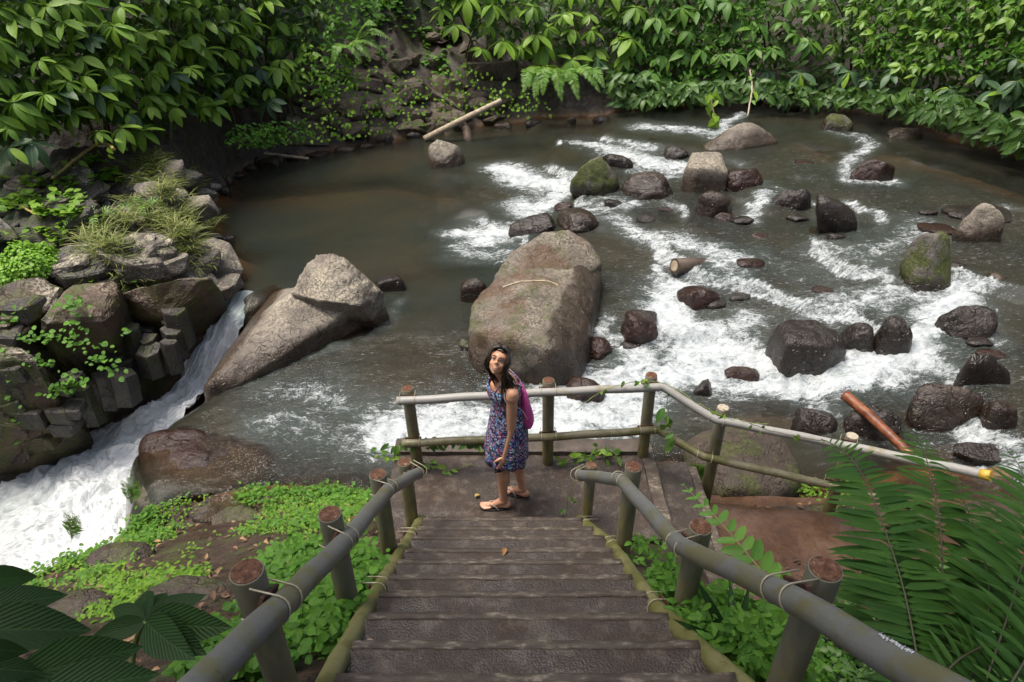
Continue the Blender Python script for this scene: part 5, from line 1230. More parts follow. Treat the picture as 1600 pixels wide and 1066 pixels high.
bush('moss_cushion', 150, 622, .2, 1200, .025, MAT['mass_mid'], 'cushion of moss on the basalt columns above the waterfall')['kind'] = 'stuff'
# ------------------------------------------------------------------ ferns
def frond_path(pts, n=24):
    P = smoothpath(pts, 12); P = np.array(P); s_ = np.concatenate([[0], np.cumsum(np.linalg.norm(np.diff(P, axis=0), axis=1))]); t = np.linspace(0, s_[-1], n)
    return np.stack([np.interp(t, s_, P[:, k]) for k in range(3)], 1)
def frond_leaves(P, L, prof, ang=1.15, normal=(0, -.5, .85), droop=.0):
    """matrices for the leaflets on both sides of a rachis"""
    out = []; n = len(P)
    for i in range(1, n):
        d = Vector(P[min(i+1, n-1)] - P[i-1]).normalized(); nn = Vector(normal); nn = (nn - d*nn.dot(d)).normalized(); sd = d.cross(nn).normalized(); t = i/(n-1); l = L*prof(t)
        if l < .004: continue
        for sg in (-1, 1):
            a = ang*random.uniform(.92, 1.06)*(1 - .25*t); dr = d*math.cos(a) + sd*(sg*math.sin(a)) + nn*random.uniform(-.05, .08) + Vector((0, 0, -droop))
            out.append((mat4(frame(dr, nn, random.uniform(-.35, .35)), Vector(P[i]), l*random.uniform(.84, 1.1)), l))
    return out
def frond_mesh(root, pts, L, prof, tmpl, mat, n=26, r=.004, **kw):
    P = frond_path(pts, n); X = np.array([np.array(m) for m, _ in frond_leaves(P, L, prof, **kw)])
    o = scatter('frond', tmpl, X, mat, None, kind='stuff'); o.parent = root; o.matrix_parent_inverse = Matrix.Translation(-root.location)
    st = child('rachis', tube('rachis', P, list(np.linspace(r, r*.4, len(P))), 5), MAT['stem_green'], root); st.parent = o; st.matrix_parent_inverse = Matrix.Identity(4); return o
TF = leaf_arrays(1, .27, .1, .1, 'lance', 3)
taper = lambda t: min(1, t*4)**.6*(1 - t)**.7 + .03
# hanging ferns on the far bank
fr = empty('hanging_fern', tuple(aty(880, 110, 18.6))); tag(fr, 'bright yellow-green fern hanging over the far bank below the broad leaves', 'fern')
for (x0, y0, x1, y1) in [(880, 112, 905, 158), (862, 110, 878, 160), (850, 112, 848, 150), (895, 112, 938, 145), (830, 118, 818, 145), (915, 118, 945, 138), (842, 120, 835, 155)]:
    a = aty(x0, y0, 18.7); b = aty(x1, y1, 17.9); frond_mesh(fr, [a, a*.6 + b*.4 + np.array([0, -.1, .28]), b], .30, taper, TF, MAT['mass_fern'], 30, .01, ang=1.2)
fr = empty('hanging_fern', tuple(aty(545, 75, 17.2))); tag(fr, 'bright fern at the upper left of the brown rock face', 'fern')
for (x0, y0, x1, y1) in [(555, 60, 612, 62), (558, 58, 590, 40), (550, 65, 600, 82), (545, 70, 565, 100), (540, 70, 520, 100), (548, 66, 580, 95)]:
    a = aty(x0, y0, 17.4); b = aty(x1, y1, 16.9); frond_mesh(fr, [a, a*.5 + b*.5 + np.array([0, -.1, .18]), b], .24, taper, TF, MAT['mass_fern'], 28, .01, ang=1.2)
for lab, cx, cy, zz, fx in [('small upright fern against the white falls, nearer the left edge', 112, 842, -.75, [(100, 800), (112, 796), (124, 806)]), ('small upright fern against the white falls, beside the dark boulder', 205, 788, -1.05, [(203, 728), (190, 750), (218, 752)]),
                        ('tiny bright fern beside the corner post of the landing fence', 1090, 748, -.3, [(1078, 728), (1095, 726), (1106, 738)]), ('tiny fern sprig on the bare soil left of the steps', 302, 930, None, [(308, 905), (290, 915), (318, 918)])]:
    c = at(cx, cy, zz) if zz is not None else gpt(cx, cy); fr = empty('small_fern', tuple(c)); tag(fr, lab, 'fern', 'small ferns')
    for (x1, y1) in fx:
        b = aty(x1, y1, c[1] - .03); frond_mesh(fr, [c, c*.45 + b*.55 + np.array([0, .02, .02]), b], .11, lambda t: min(1, t*3)*(1 - t)**.6 + .03, TF, MAT['mass_fern'], 18, .004, ang=1.25, normal=(0, -.8, .5))
for lab, px, py, n_ in [('small fern on the left rock ledge beside the bright weeds', 152, 352, 4), ('small fern on the left rock ledge above the grass', 225, 335, 4), ('small fern low on the left rock ledge near the drop', 225, 462, 5)]:
    c = gpt(px, py); fr = empty('small_fern', tuple(c)); tag(fr, lab, 'fern', 'small ferns')
    for k in range(n_):
        t = 2*math.pi*k/n_ + .6; b = c + np.array([.42*math.cos(t), .42*math.sin(t) - .1, .05]); frond_mesh(fr, [c, c*.5 + b*.5 + np.array([0, 0, .2]), b], .14, taper, TF, MAT['mass_fern'], 16, .005)
# the tall fern at the right: every leaflet its own piece
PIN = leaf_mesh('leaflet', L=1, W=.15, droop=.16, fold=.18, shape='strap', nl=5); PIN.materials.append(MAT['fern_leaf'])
PINS = []
for dr_ in (.04, .2, .38):
    q_ = leaf_mesh('leaflet', L=1, W=.15 + .03*dr_, droop=dr_, fold=.2, shape='strap', nl=6); q_.materials.append(MAT['fern_leaf']); PINS.append(q_)
PINB = leaf_mesh('leaflet', L=1, W=.42, droop=.12, fold=.14, shape='oblong', nl=5); PINB.materials.append(MAT['fern_bright'])
def near_frond(root, pts, L, n, me, prof, r=.0045, mat='rachis', **kw):
    P = frond_path([atd(*q) for q in pts], n); o = child('frond', tube('frond', P, list(np.linspace(r, r*.35, len(P))), 6), MAT[mat], root)
    for M, l in frond_leaves(P, L, prof, **kw):
        if random.random() < .035: continue
        q = bpy.data.objects.new('leaflet', random.choice(PINS) if me is PIN else me); COL.objects.link(q); q.parent = o; q.matrix_basis = M
    return o
fern = empty('tall_fern', tuple(atd(1480, 1066, 2.2))); tag(fern, 'tall dark green fern filling the lower right corner beyond the railing', 'fern')
pf = lambda t: (min(1, .45 + t*2.2))*(1 - t**2.6)**.75 + .02
near_frond(fern, [(1436, 1040, 2.05), (1412, 921, 2.2), (1383, 829, 2.35), (1350, 746, 2.5), (1318, 705, 2.6), (1283, 686, 2.68)], .205, 46, PIN, pf, ang=1.58)
near_frond(fern, [(1484, 1050, 2.15), (1474, 920, 2.35), (1470, 830, 2.5), (1456, 750, 2.65), (1440, 695, 2.8), (1424, 670, 2.9)], .215, 44, PIN, pf, ang=1.58)
near_frond(fern, [(1540, 1066, 2.0), (1585, 930, 2.15), (1606, 830, 2.3), (1600, 745, 2.5), (1572, 700, 2.62)], .21, 38, PIN, pf, ang=1.55)
near_frond(fern, [(1510, 1080, 2.05), (1545, 960, 2.25), (1535, 860, 2.5), (1505, 780, 2.7), (1480, 730, 2.85)], .2, 36, PIN, pf, ang=1.55)
near_frond(fern, [(1450, 1090, 1.95), (1500, 1030, 2.0), (1575, 1000, 2.1), (1660, 1000, 2.2)], .13, 22, PIN, pf, ang=1.3)
near_frond(fern, [(1440, 1100, 2.0), (1395, 1040, 2.1), (1350, 1015, 2.25), (1310, 1010, 2.35)], .11, 18, PIN, pf, ang=1.3)
near_frond(fern, [(1560, 1100, 1.8), (1620, 1000, 1.9), (1660, 900, 2.1), (1690, 800, 2.3)], .19, 22, PIN, pf, ang=1.4)
for pts_ in ([(1490, 1100, 2.3), (1440, 960, 2.5), (1420, 860, 2.7), (1400, 790, 2.85)], [(1560, 1100, 2.3), (1570, 960, 2.5), (1560, 850, 2.7), (1540, 770, 2.9)], [(1640, 1100, 2.1), (1650, 950, 2.3), (1640, 830, 2.5), (1620, 740, 2.7)], [(1400, 1100, 2.2), (1380, 1000, 2.4), (1350, 920, 2.6), (1330, 860, 2.75)]):
    near_frond(fern, pts_, .19, 34, PIN, pf, ang=1.52)
cf = empty('broad_leaflet_fern', tuple(atd(1250, 1000, 2.95))); tag(cf, 'fresh green fern frond with broad leaflets arching over the muddy path', 'fern')
near_frond(cf, [(1262, 1010, 2.85), (1222, 935, 2.95), (1170, 868, 3.1), (1122, 812, 3.25), (1092, 782, 3.35), (1068, 758, 3.45)], .16, 17, PINB, lambda t: (1 - t)**.62*.95 + .1, mat='stem_green', ang=1.18, normal=(.15, -.55, .8))
near_frond(cf, [(1262, 1010, 2.85), (1240, 990, 2.8), (1180, 985, 2.75), (1130, 1010, 2.75)], .12, 8, PINB, lambda t: (1 - t)**.5*.9 + .1, mat='stem_green', ang=1.1, normal=(.1, -.5, .85))
sp = empty('strap_leaf_plant', tuple(atd(1140, 1020, 2.9))); tag(sp, 'dark strap-leaved plant between the right railing and the broad fern frond', 'plant')
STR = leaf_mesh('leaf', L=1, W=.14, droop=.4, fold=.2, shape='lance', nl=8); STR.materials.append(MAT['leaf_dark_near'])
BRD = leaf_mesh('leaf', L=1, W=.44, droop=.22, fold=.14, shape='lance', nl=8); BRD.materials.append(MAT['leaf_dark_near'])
def aimed_leaf(root, a, b, me, roll=0, up=(0, -.5, .85)):
    a = np.array(a); b = np.array(b); d = b - a; L_ = np.linalg.norm(d); q = bpy.data.objects.new('leaf', me); COL.objects.link(q); q.parent = root
    q.matrix_basis = mat4(frame(d + np.array([0, 0, .2*L_]), up, roll), Vector(a) - root.location, L_*1.03); return q
for (x1, y1, t1) in [(1105, 925, 2.8), (1085, 990, 2.7), (1180, 935, 2.8), (1110, 1060, 2.6), (1190, 1050, 2.6), (1150, 905, 3.0)]: aimed_leaf(sp, atd(1140, 1020, 2.9), atd(x1, y1, t1), STR)
# dark quilted leaves at the lower left
dp = empty('quilted_leaf_shrub', tuple(atd(-40, 1080, 1.8))); tag(dp, 'dark quilted leaves of a shrub in the lower left corner', 'shrub')
for (x0, y0, t0_, x1, y1, t1, rl) in [(-60, 985, 1.75, 136, 998, 1.85, .1), (20, 1060, 1.7, 222, 1030, 1.85, -.1), (-50, 915, 1.9, 62, 905, 2.05, 0), (-40, 960, 1.85, 106, 934, 2.0, .15), (60, 1085, 1.65, 245, 1066, 1.75, .1), (-60, 1040, 1.65, 60, 1062, 1.7, 0), (-40, 930, 2.0, 40, 960, 2.05, .3), (-40, 1010, 1.6, 40, 1030, 1.65, -.2)]:
    aimed_leaf(dp, atd(x0, y0, t0_), atd(x1, y1, t1), BRD, rl)
child('stem', tube('stem', [atd(-60, 1120, 1.7), atd(-60, 985, 1.75), atd(-50, 915, 1.9)], .008, 6), MAT['stem'], dp)
d2 = empty('quilted_leaf_shrub', tuple(atd(215, 1060, 2.1))); tag(d2, 'shoot with six dark quilted leaves in front of the bare soil, lower left', 'shrub')
c0 = atd(228, 971, 2.05)
for (x1, y1, t1) in [(170, 957, 2.1), (222, 926, 2.2), (262, 925, 2.2), (322, 935, 2.1), (350, 1003, 1.98), (288, 1045, 1.9), (140, 1008, 1.98), (310, 1035, 1.95)]: aimed_leaf(d2, c0, atd(x1, y1, t1), BRD, random.uniform(-.3, .3))
child('stem', tube('stem', smoothpath([atd(205, 1070, 2.1), atd(210, 1010, 2.1), c0], 6), [.009]*13, 7), MAT['stem_green'], d2)
# ------------------------------------------------------------------ vines and litter on the landing
VL = leaf_mesh('leaf', L=1, W=.46, droop=.25, fold=.15, shape='lance', nl=5); VL.materials.append(MAT['leaf_point'])
VY = leaf_mesh('leaf', L=1, W=.46, droop=.25, fold=.15, shape='lance', nl=5); VY.materials.append(MAT['leaf_young'])
def vine(label, pts, n, L, r=.004, mat='stem_green', hang=.6, young=.3, jit=.03):
    P = smoothpath(pts, 10); root = empty('vine', tuple(P[0])); tag(root, label, 'vine', 'vines on the landing fence'); child('stem', tube('stem', [p + np.array([random.gauss(0, .004) for _ in range(3)]) for p in P], r, 5), MAT[mat], root)
    for k in range(n):
        p = P[random.randrange(len(P))] + np.array([random.gauss(0, jit), random.gauss(0, jit), random.gauss(0, jit*.5)]); t = random.uniform(0, 6.28); d = Vector((math.cos(t)*.7, math.sin(t)*.5 - .2, -hang*random.uniform(.2, 1.5)))
        q = bpy.data.objects.new('leaf', VY if random.random() < young else VL); COL.objects.link(q); q.parent = root; q.matrix_basis = mat4(frame(d, (random.gauss(0, .4), -.6, .7)), Vector(p) - root.location, L*random.uniform(.6, 1.25))
    return root
vine('leafy vine wound round the lower rail left of the woman', [aty(600, 702, 4.5), aty(650, 690, 4.42), aty(700, 688, 4.4), aty(755, 690, 4.4)], 58, .085, jit=.035)
vine('vine trailing on the concrete below the fence left of the woman', [at(590, 715, .03), at(660, 725, .02), at(700, 735, .02), at(740, 725, .02)], 24, .075, hang=.1, young=.5)
vine('bunch of leaves at the foot of the middle fence posts', [at(870, 722, .03), at(920, 712, .05), at(945, 702, .08), at(965, 712, .05)], 34, .09, hang=.2, young=.5, jit=.05)
vine('thin vine crossing the top rail over the corner post', [aty(900, 640, 4.3), aty(940, 612, 4.36), aty(985, 598, 4.4), aty(1040, 600, 4.4), aty(1090, 630, 4.1), aty(1140, 655, 4.0), aty(1200, 662, 3.95)], 16, .06, r=.003, jit=.02)
vine('dark drooping leaves hanging between rails at the fence corner', [aty(1042, 615, 4.4), aty(1045, 650, 4.38), aty(1052, 690, 4.35)], 9, .12, young=.0, r=.003)
vine('slender vine hanging on the first post of the right stair railing', [aty(930, 700, 3.9), aty(890, 770, 3.85), aty(885, 815, 3.8)], 8, .07, r=.003, young=.3)
vine('thin reddish creeper running along the right part of the top rail', [aty(1130, 640, 4.05), aty(1200, 672, 3.95), aty(1290, 690, 3.85)], 5, .06, r=.003, mat='stem', young=.6)
vine('yellowish bent branch on the left rock ledge', [gpt(85, 288) + [0, 0, .1], gpt(130, 268) + [0, 0, .25], gpt(165, 255) + [0, 0, .35], aty(178, 232, 11)], 14, .16, r=.03, mat='stem_yellow', young=.7, jit=.12)['group'] = 'branches on the rock ledge'
vine('yellow twig beside the lime-green bush', [gpt(20, 325) + [0, 0, .1], gpt(45, 340) + [0, 0, .15], gpt(68, 350) + [0, 0, .1]], 6, .12, r=.02, mat='stem_yellow', young=.7, jit=.1)['group'] = 'branches on the rock ledge'
vine('drooping leafy twig hanging into the upstream white water', [aty(1110, 150, 18.4), aty(1115, 175, 17.6), aty(1118, 192, 17.2)], 14, .34, r=.02, mat='stem', young=.9, jit=.12)['group'] = 'twigs over the water'
vine('bare hanging twig over the dark water right of the drooping one', [aty(1172, 110, 18.4), aty(1175, 140, 18.0), aty(1168, 182, 17.4)], 3, .3, r=.022, mat='bark_pale', young=.2)['group'] = 'twigs over the water'
for px, py, c1, lab in [(790, 886, (.32, .16, .05), 'tan fallen leaf in the middle of the steps'), (738, 902, (.20, .06, .03), 'red-brown fallen leaf left of the middle of the steps'), (912, 902, (.55, .32, .05), 'yellow fallen leaf near the right end of a step'), (763, 840, (.28, .13, .05), 'brown fallen leaf on the upper steps below the woman'),
                     (588, 1022, (.42, .33, .24), 'pale curled leaf at the left end of a low step'), (650, 895, (.16, .09, .04), 'dull brown leaf at the left end of a step'), (742, 778, (.5, .36, .10), 'small yellow leaf on the landing left of the front foot')]:
    s_ = NT('fallen_leaf'); m_ = s_.P(Base_Color=s_.ramp(s_.noise(s_.pos(), 60, 3), [(.3, tuple(x*.6 for x in c1)), (.7, c1)]), Roughness=.7)
    p = onstair(px, py, .012) if py > 800 else at(px, py, .012)
    me = leaf_mesh('fallen_leaf', L=.055, W=.034, droop=.2, fold=.3, shape='lance', nl=5); o = link('fallen_leaf', me, m_); o.location = Vector(p) + Vector((0, 0, .012)); 
    if py > 800:
        kk = math.floor((STAIR_Y0 - p[1])/RUN) + 1; o.location.z = kk*RUN*SLOPE + .012
    o.rotation_euler = (random.uniform(-.15, .15), random.uniform(-.15, .15), random.uniform(0, 6.28)); tag(o, lab, 'leaf', 'fallen leaves')
# ------------------------------------------------------------------ the woman
def V3(*a): return Vector(a)
def capsule(a, b, ra, rb, seg=16, rings=5):
    a = Vector(a); b = Vector(b); d = (b - a).normalized(); P = []; Rr_ = []
    for i in range(rings): t = math.pi/2*(1 - i/rings); P.append(a - d*ra*math.sin(t)); Rr_.append(max(1e-4, ra*math.cos(t)))
    P.append(a); Rr_.append(ra); P.append(b); Rr_.append(rb)
    for i in range(1, rings+1): t = math.pi/2*i/rings; P.append(b + d*rb*math.sin(t)); Rr_.append(max(1e-4, rb*math.cos(t)))
    return tube_arrays(P, Rr_, seg)
def ellipsoid(c, rx, ry, rz, M=None, sub=3):
    U, F = SPH[sub]; W = U*[rx, ry, rz]
    if M is not None: W = W@np.array(M).T
    return [Vector(v) for v in W + np.array(c)], [tuple(map(int, f)) for f in F]
def loft(rings, close=True):
    """rings: list of lists of points with the same count"""
    n = len(rings[0]); V = [p for r in rings for p in r]; F = []
    for i in range(len(rings)-1):
        for k in range(n): F.append((i*n+k, i*n+(k+1) % n, (i+1)*n+(k+1) % n, (i+1)*n+k))
    if close: F.append(tuple(range(n-1, -1, -1))); F.append(tuple(range((len(rings)-1)*n, len(rings)*n)))
    return V, F
def remeshed(name, parts, vox, smooth=4, fac=.5):
    V, F = joined(parts); me = mesh_of(name + '_raw', V, F); o = bpy.data.objects.new(name + '_raw', me); COL.objects.link(o)
    m = o.modifiers.new('r', 'REMESH'); m.mode = 'VOXEL'; m.voxel_size = vox; m.use_smooth_shade = True
    s_ = o.modifiers.new('s', 'SMOOTH'); s_.factor = fac; s_.iterations = smooth
    bpy.context.view_layer.update(); dg = bpy.context.evaluated_depsgraph_get(); r = bpy.data.meshes.new_from_object(o.evaluated_get(dg)); bpy.data.objects.remove(o); bpy.data.meshes.remove(me)
    r.name = name; r.polygons.foreach_set('use_smooth', [True]*len(r.polygons)); return r

HK = .86
HD = V3(-.092, 3.895, 1.425)                                   # head centre
Fd = V3(-.14, -.85, .44).normalized(); Ud = V3(.24, .18, .95); Ud = (Ud - Fd*Ud.dot(Fd)).normalized(); Xd = Fd.cross(Ud).normalized()   # Xd: her right... picture left is -Xd or +Xd below
HM = Matrix((Xd, Fd, Ud)).transposed()                          # local x, y (forward), z (up)
def H(x, y, z): return HD + HM@Vector((x, y, z))*HK
def Hell(c, r, sub=3): return ellipsoid(H(*c), *[q*HK for q in r], M=np.array(HM), sub=sub)
ankL, kneL, hipL = V3(-.068, 3.925, .085), V3(-.075, 3.925, .43), V3(-.045, 3.915, .80)
ankR, kneR, hipR = V3(.085, 4.055, .085), V3(.02, 4.06, .44), V3(-.02, 4.055, .80)
pel = V3(-.03, 3.985, .86); waist = V3(-.035, 3.98, 1.00); chest = V3(-.045, 3.97, 1.14); neck = V3(-.062, 3.95, 1.255)
fwd = V3(-.955, -.30, 0).normalized(); lat = V3(.30, -.955, 0).normalized()       # lat points to her left, the camera side
shL = chest + lat*.150 + V3(.0, 0, .055); shR = chest - lat*.150 + V3(0, 0, .06)
elL = V3(-.005, 3.845, .865); wrL = V3(-.055, 3.825, .635)
elR = chest - lat*.17 + V3(0, 0, -.23) - fwd*.06; wrR = chest - lat*.17 - fwd*.03 + V3(0, 0, -.46)
parts = []
def TM(f=fwd, l=lat): return np.array(Matrix((l, f, V3(0, 0, 1))).transposed())
tm = TM()
# trunk
for c, rx, ry, rz in [(pel, .155, .108, .10), (pel + V3(0, 0, .05), .145, .10, .10), (waist, .118, .085, .10), (waist + V3(0, 0, .06), .122, .088, .09), (chest - V3(0, 0, .02), .138, .098, .10), (chest + V3(0, 0, .045), .140, .085, .07)]: parts.append(ellipsoid(c, rx, ry, rz, tm))
for s_ in (-1, 1):
    parts.append(ellipsoid(chest + lat*(.062*s_) + fwd*.058 + V3(0, 0, -.015), .055, .050, .055, tm)); parts.append(ellipsoid(pel - fwd*.045 + lat*(.065*s_) - V3(0, 0, .03), .08, .068, .085, tm))
parts.append(capsule(shL, shR, .048, .048)); parts.append(capsule(chest + V3(0, 0, .06), neck + V3(0, 0, .02), .062, .046)); parts.append(capsule(neck, H(0, -.025, -.05), .046, .045))
# legs
for hip, kn, an, toe in [(hipL, kneL, ankL, V3(-1, -.02, 0)), (hipR, kneR, ankR, V3(-.93, .36, 0))]:
    parts += [capsule(hip, kn, .084, .052), capsule(kn, an, .049, .031)]
    d = (an - kn); back = -toe.normalized(); parts.append(ellipsoid(kn + d*.30 + back*.018, .043, .043, .105)); parts.append(ellipsoid(kn + toe.normalized()*.012, .043, .045, .05))
    t = toe.normalized(); sd_ = V3(-t.y, t.x, 0)
    hl = V3(an.x, an.y, .042) - t*.028; parts.append(ellipsoid(hl, .032, .032, .032)); parts.append(capsule(hl, V3(an.x, an.y, .034) + t*.125, .031, .020)); parts.append(capsule(an, V3(an.x, an.y, .045) + t*.07, .034, .026))
    for j, (off, ln, rr) in enumerate([(-.026, .178, .0125), (-.010, .180, .0095), (.003, .174, .009), (.015, .165, .0085), (.026, .153, .008)]):
        sg = 1 if an is ankL else -1
        a0 = V3(an.x, an.y, .028) + t*.105 + sd_*(off*sg); b0 = V3(an.x, an.y, .024) + t*ln + sd_*(off*1.12*sg); parts.append(capsule(a0, b0, rr*1.15, rr, 10, 3))
# arms
parts += [capsule(shL, elL, .043, .034), capsule(elL, wrL, .035, .0235), capsule(shR, elR, .044, .034), capsule(elR, wrR, .034, .024), ellipsoid(shL + V3(0, 0, -.02), .05, .05, .055)]
# near hand: palm and five bent fingers closing on the telephone
hd = (wrL - elL).normalized(); hx = V3(-.85, -.45, -.1); hx = (hx - hd*hx.dot(hd)).normalized(); hn = hd.cross(hx).normalized()
palm = wrL + hd*.045; Mh = np.array(Matrix((hx, hd, hn)).transposed()); parts.append(ellipsoid(palm, .037, .052, .017, Mh)); parts.append(capsule(wrL, palm, .023, .022))
for off, l1, l2, l3 in [(.027, .030, .022, .016), (.009, .034, .025, .018), (-.009, .031, .023, .017), (-.026, .024, .018, .014)]:
    a0 = palm + hx*off + hd*.040; b0 = a0 + hd*l1 + hn*.006; c0_ = b0 + (hd*.75 + hn*.66)*l2; d0 = c0_ + (hd*.25 + hn*.97)*l3
    parts += [capsule(a0, b0, .0092, .0085, 8, 3), capsule(b0, c0_, .0085, .008, 8, 3), capsule(c0_, d0, .008, .0068, 8, 3)]
tb0 = palm + hx*.032 - hd*.022; tb1 = tb0 + hx*.022 + hd*.026 + hn*.012; tb2 = tb1 + hd*.026 + hn*.012; parts += [capsule(tb0, tb1, .0125, .010, 8, 3), capsule(tb1, tb2, .010, .0078, 8, 3)]
# far hand, mostly hidden
d_ = (wrR - elR).normalized(); parts.append(ellipsoid(wrR + d_*.05, .02, .034, .05))
for off in (-.02, -.007, .007, .02): parts.append(capsule(wrR + d_*.085 + lat*off, wrR + d_*.15 + lat*off - fwd*.01, .0085, .0065, 8, 3))
parts.append(capsule(wrR + d_*.03 + fwd*.02, wrR + d_*.085 + fwd*.04, .011, .008, 8, 3))
# head
for c, r in [((0, -.018, .030), (.074, .092, .083)), ((0, .030, -.022), (.060, .054, .074)), ((0, .034, -.058), (.046, .045, .045)), ((0, .056, -.087), (.021, .021, .017)), ((0, .045, .035), (.058, .042, .045)), ((.033, .052, -.022), (.025, .024, .028)), ((-.033, .052, -.022), (.025, .024, .028)),
             ((0, .086, .022), (.0075, .010, .022)), ((0, .094, -.004), (.0105, .014, .012)), ((.010, .088, -.010), (.007, .008, .007)), ((-.010, .088, -.010), (.007, .008, .007)), ((0, .078, -.050), (.017, .012, .007)), 
             ((.073, -.008, .005), (.008, .018, .028)), ((-.073, -.008, .005), (.008, .018, .028)), ((.038, .012, -.052), (.022, .04, .028)), ((-.038, .012, -.052), (.022, .04, .028))]: parts.append(Hell(c, r, 3))
body = remeshed('person', parts, .0042, 5, .5)
s = NT('skin'); p = s.pos(); n1 = s.noise(p, 14, 4); n2 = s.noise(p, 160, 3)
MAT['skin'] = s.P(Base_Color=s.ramp(n1, [(.3, (.50, .25, .145)), (.7, (.64, .35, .215))]), Roughness=.42, Normal=s.bump(n2, .08, .002))
s.b.inputs['Subsurface Weight'].default_value = .12; s.b.inputs['Subsurface Radius'].default_value = (.012, .004, .002); s.b.inputs['Subsurface Scale'].default_value = .6
per = link('person', body, MAT['skin']); RT_ = V3(-.03, 3.98, 0)
body.transform(Matrix.Translation(-RT_)); per.location = RT_
tag(per, 'woman in a floral sundress standing on the landing, head turned back to smile up', 'person')
def pchild(name, me, mat): me.transform(Matrix.Translation(-RT_)); return link(name, me, mat, per)
# face details
s = NT('eye'); MAT['eye'] = s.P(Base_Color=(.03, .017, .01), Roughness=.08)
s = NT('eye_white'); MAT['eye_white'] = s.P(Base_Color=(.62, .58, .54), Roughness=.2)
s = NT('lips'); MAT['lips'] = s.P(Base_Color=(.36, .12, .09), Roughness=.4)
s = NT('teeth'); MAT['teeth'] = s.P(Base_Color=(.78, .74, .68), Roughness=.25)
for sg in (-1, 1):
    e = pchild('eye', mesh_of('eye', *Hell((.030*sg, .0765, .020), (.0135, .0075, .0068), 3)), MAT['eye_white'])
    i = link('iris', mesh_of('iris', *Hell((.029*sg, .0815, .020), (.0068, .0058, .0068), 2)), MAT['eye'], e); i.data.transform(Matrix.Translation(-RT_))
    V, F = tube_arrays([H(.012*sg, .0885, .0385), H(.024*sg, .0875, .0435), H(.037*sg, .081, .0445), H(.050*sg, .068, .039)], [.0020, .0026, .0022, .0010], 8); pchild('eyebrow', mesh_of('eyebrow', V, F), None).data.materials.append(simple('brow_hair', (.01, .006, .005), (.02, .012, .01), 60, .6))
    V, F = tube_arrays([H(.015*sg, .0835, .0235), H(.024*sg, .0865, .0285), H(.034*sg, .085, .0285), H(.047*sg, .0735, .0225)], [.0013, .0020, .0022, .0014], 6); pchild('eyelid', mesh_of('eyelid', V, F), MAT['eye'])
arc = [(-.031, .066, -.0395), (-.021, .0785, -.046), (-.008, .0855, -.0485), (.008, .0855, -.0485), (.021, .0785, -.046), (.031, .066, -.0395)]
low_ = [(x, y - .001, z - .0115*math.cos(x/.031*math.pi/2)) for x, y, z in arc]
V = [H(*q) for q in arc] + [H(*q) for q in low_]; V = [v + Fd*.0035 for v in V]; F = [(i, i+1, i+7, i+6) for i in range(5)]
V2 = [v - Fd*.006 for v in V]; F2 = F + [tuple(j+12 for j in f[::-1]) for f in F]
pchild('teeth', mesh_of('teeth', V + V2, F2), MAT['teeth'])
for nm, path, r in [('upper_lip', arc, .0022), ('lower_lip', [(x, y, z - .001) for x, y, z in low_], .0030)]:
    V, F = tube_arrays([H(*q) + Fd*.0045 for q in path], [r*.35, r*.9, r, r, r*.9, r*.35], 8); pchild(nm, mesh_of(nm, V, F), MAT['lips'])
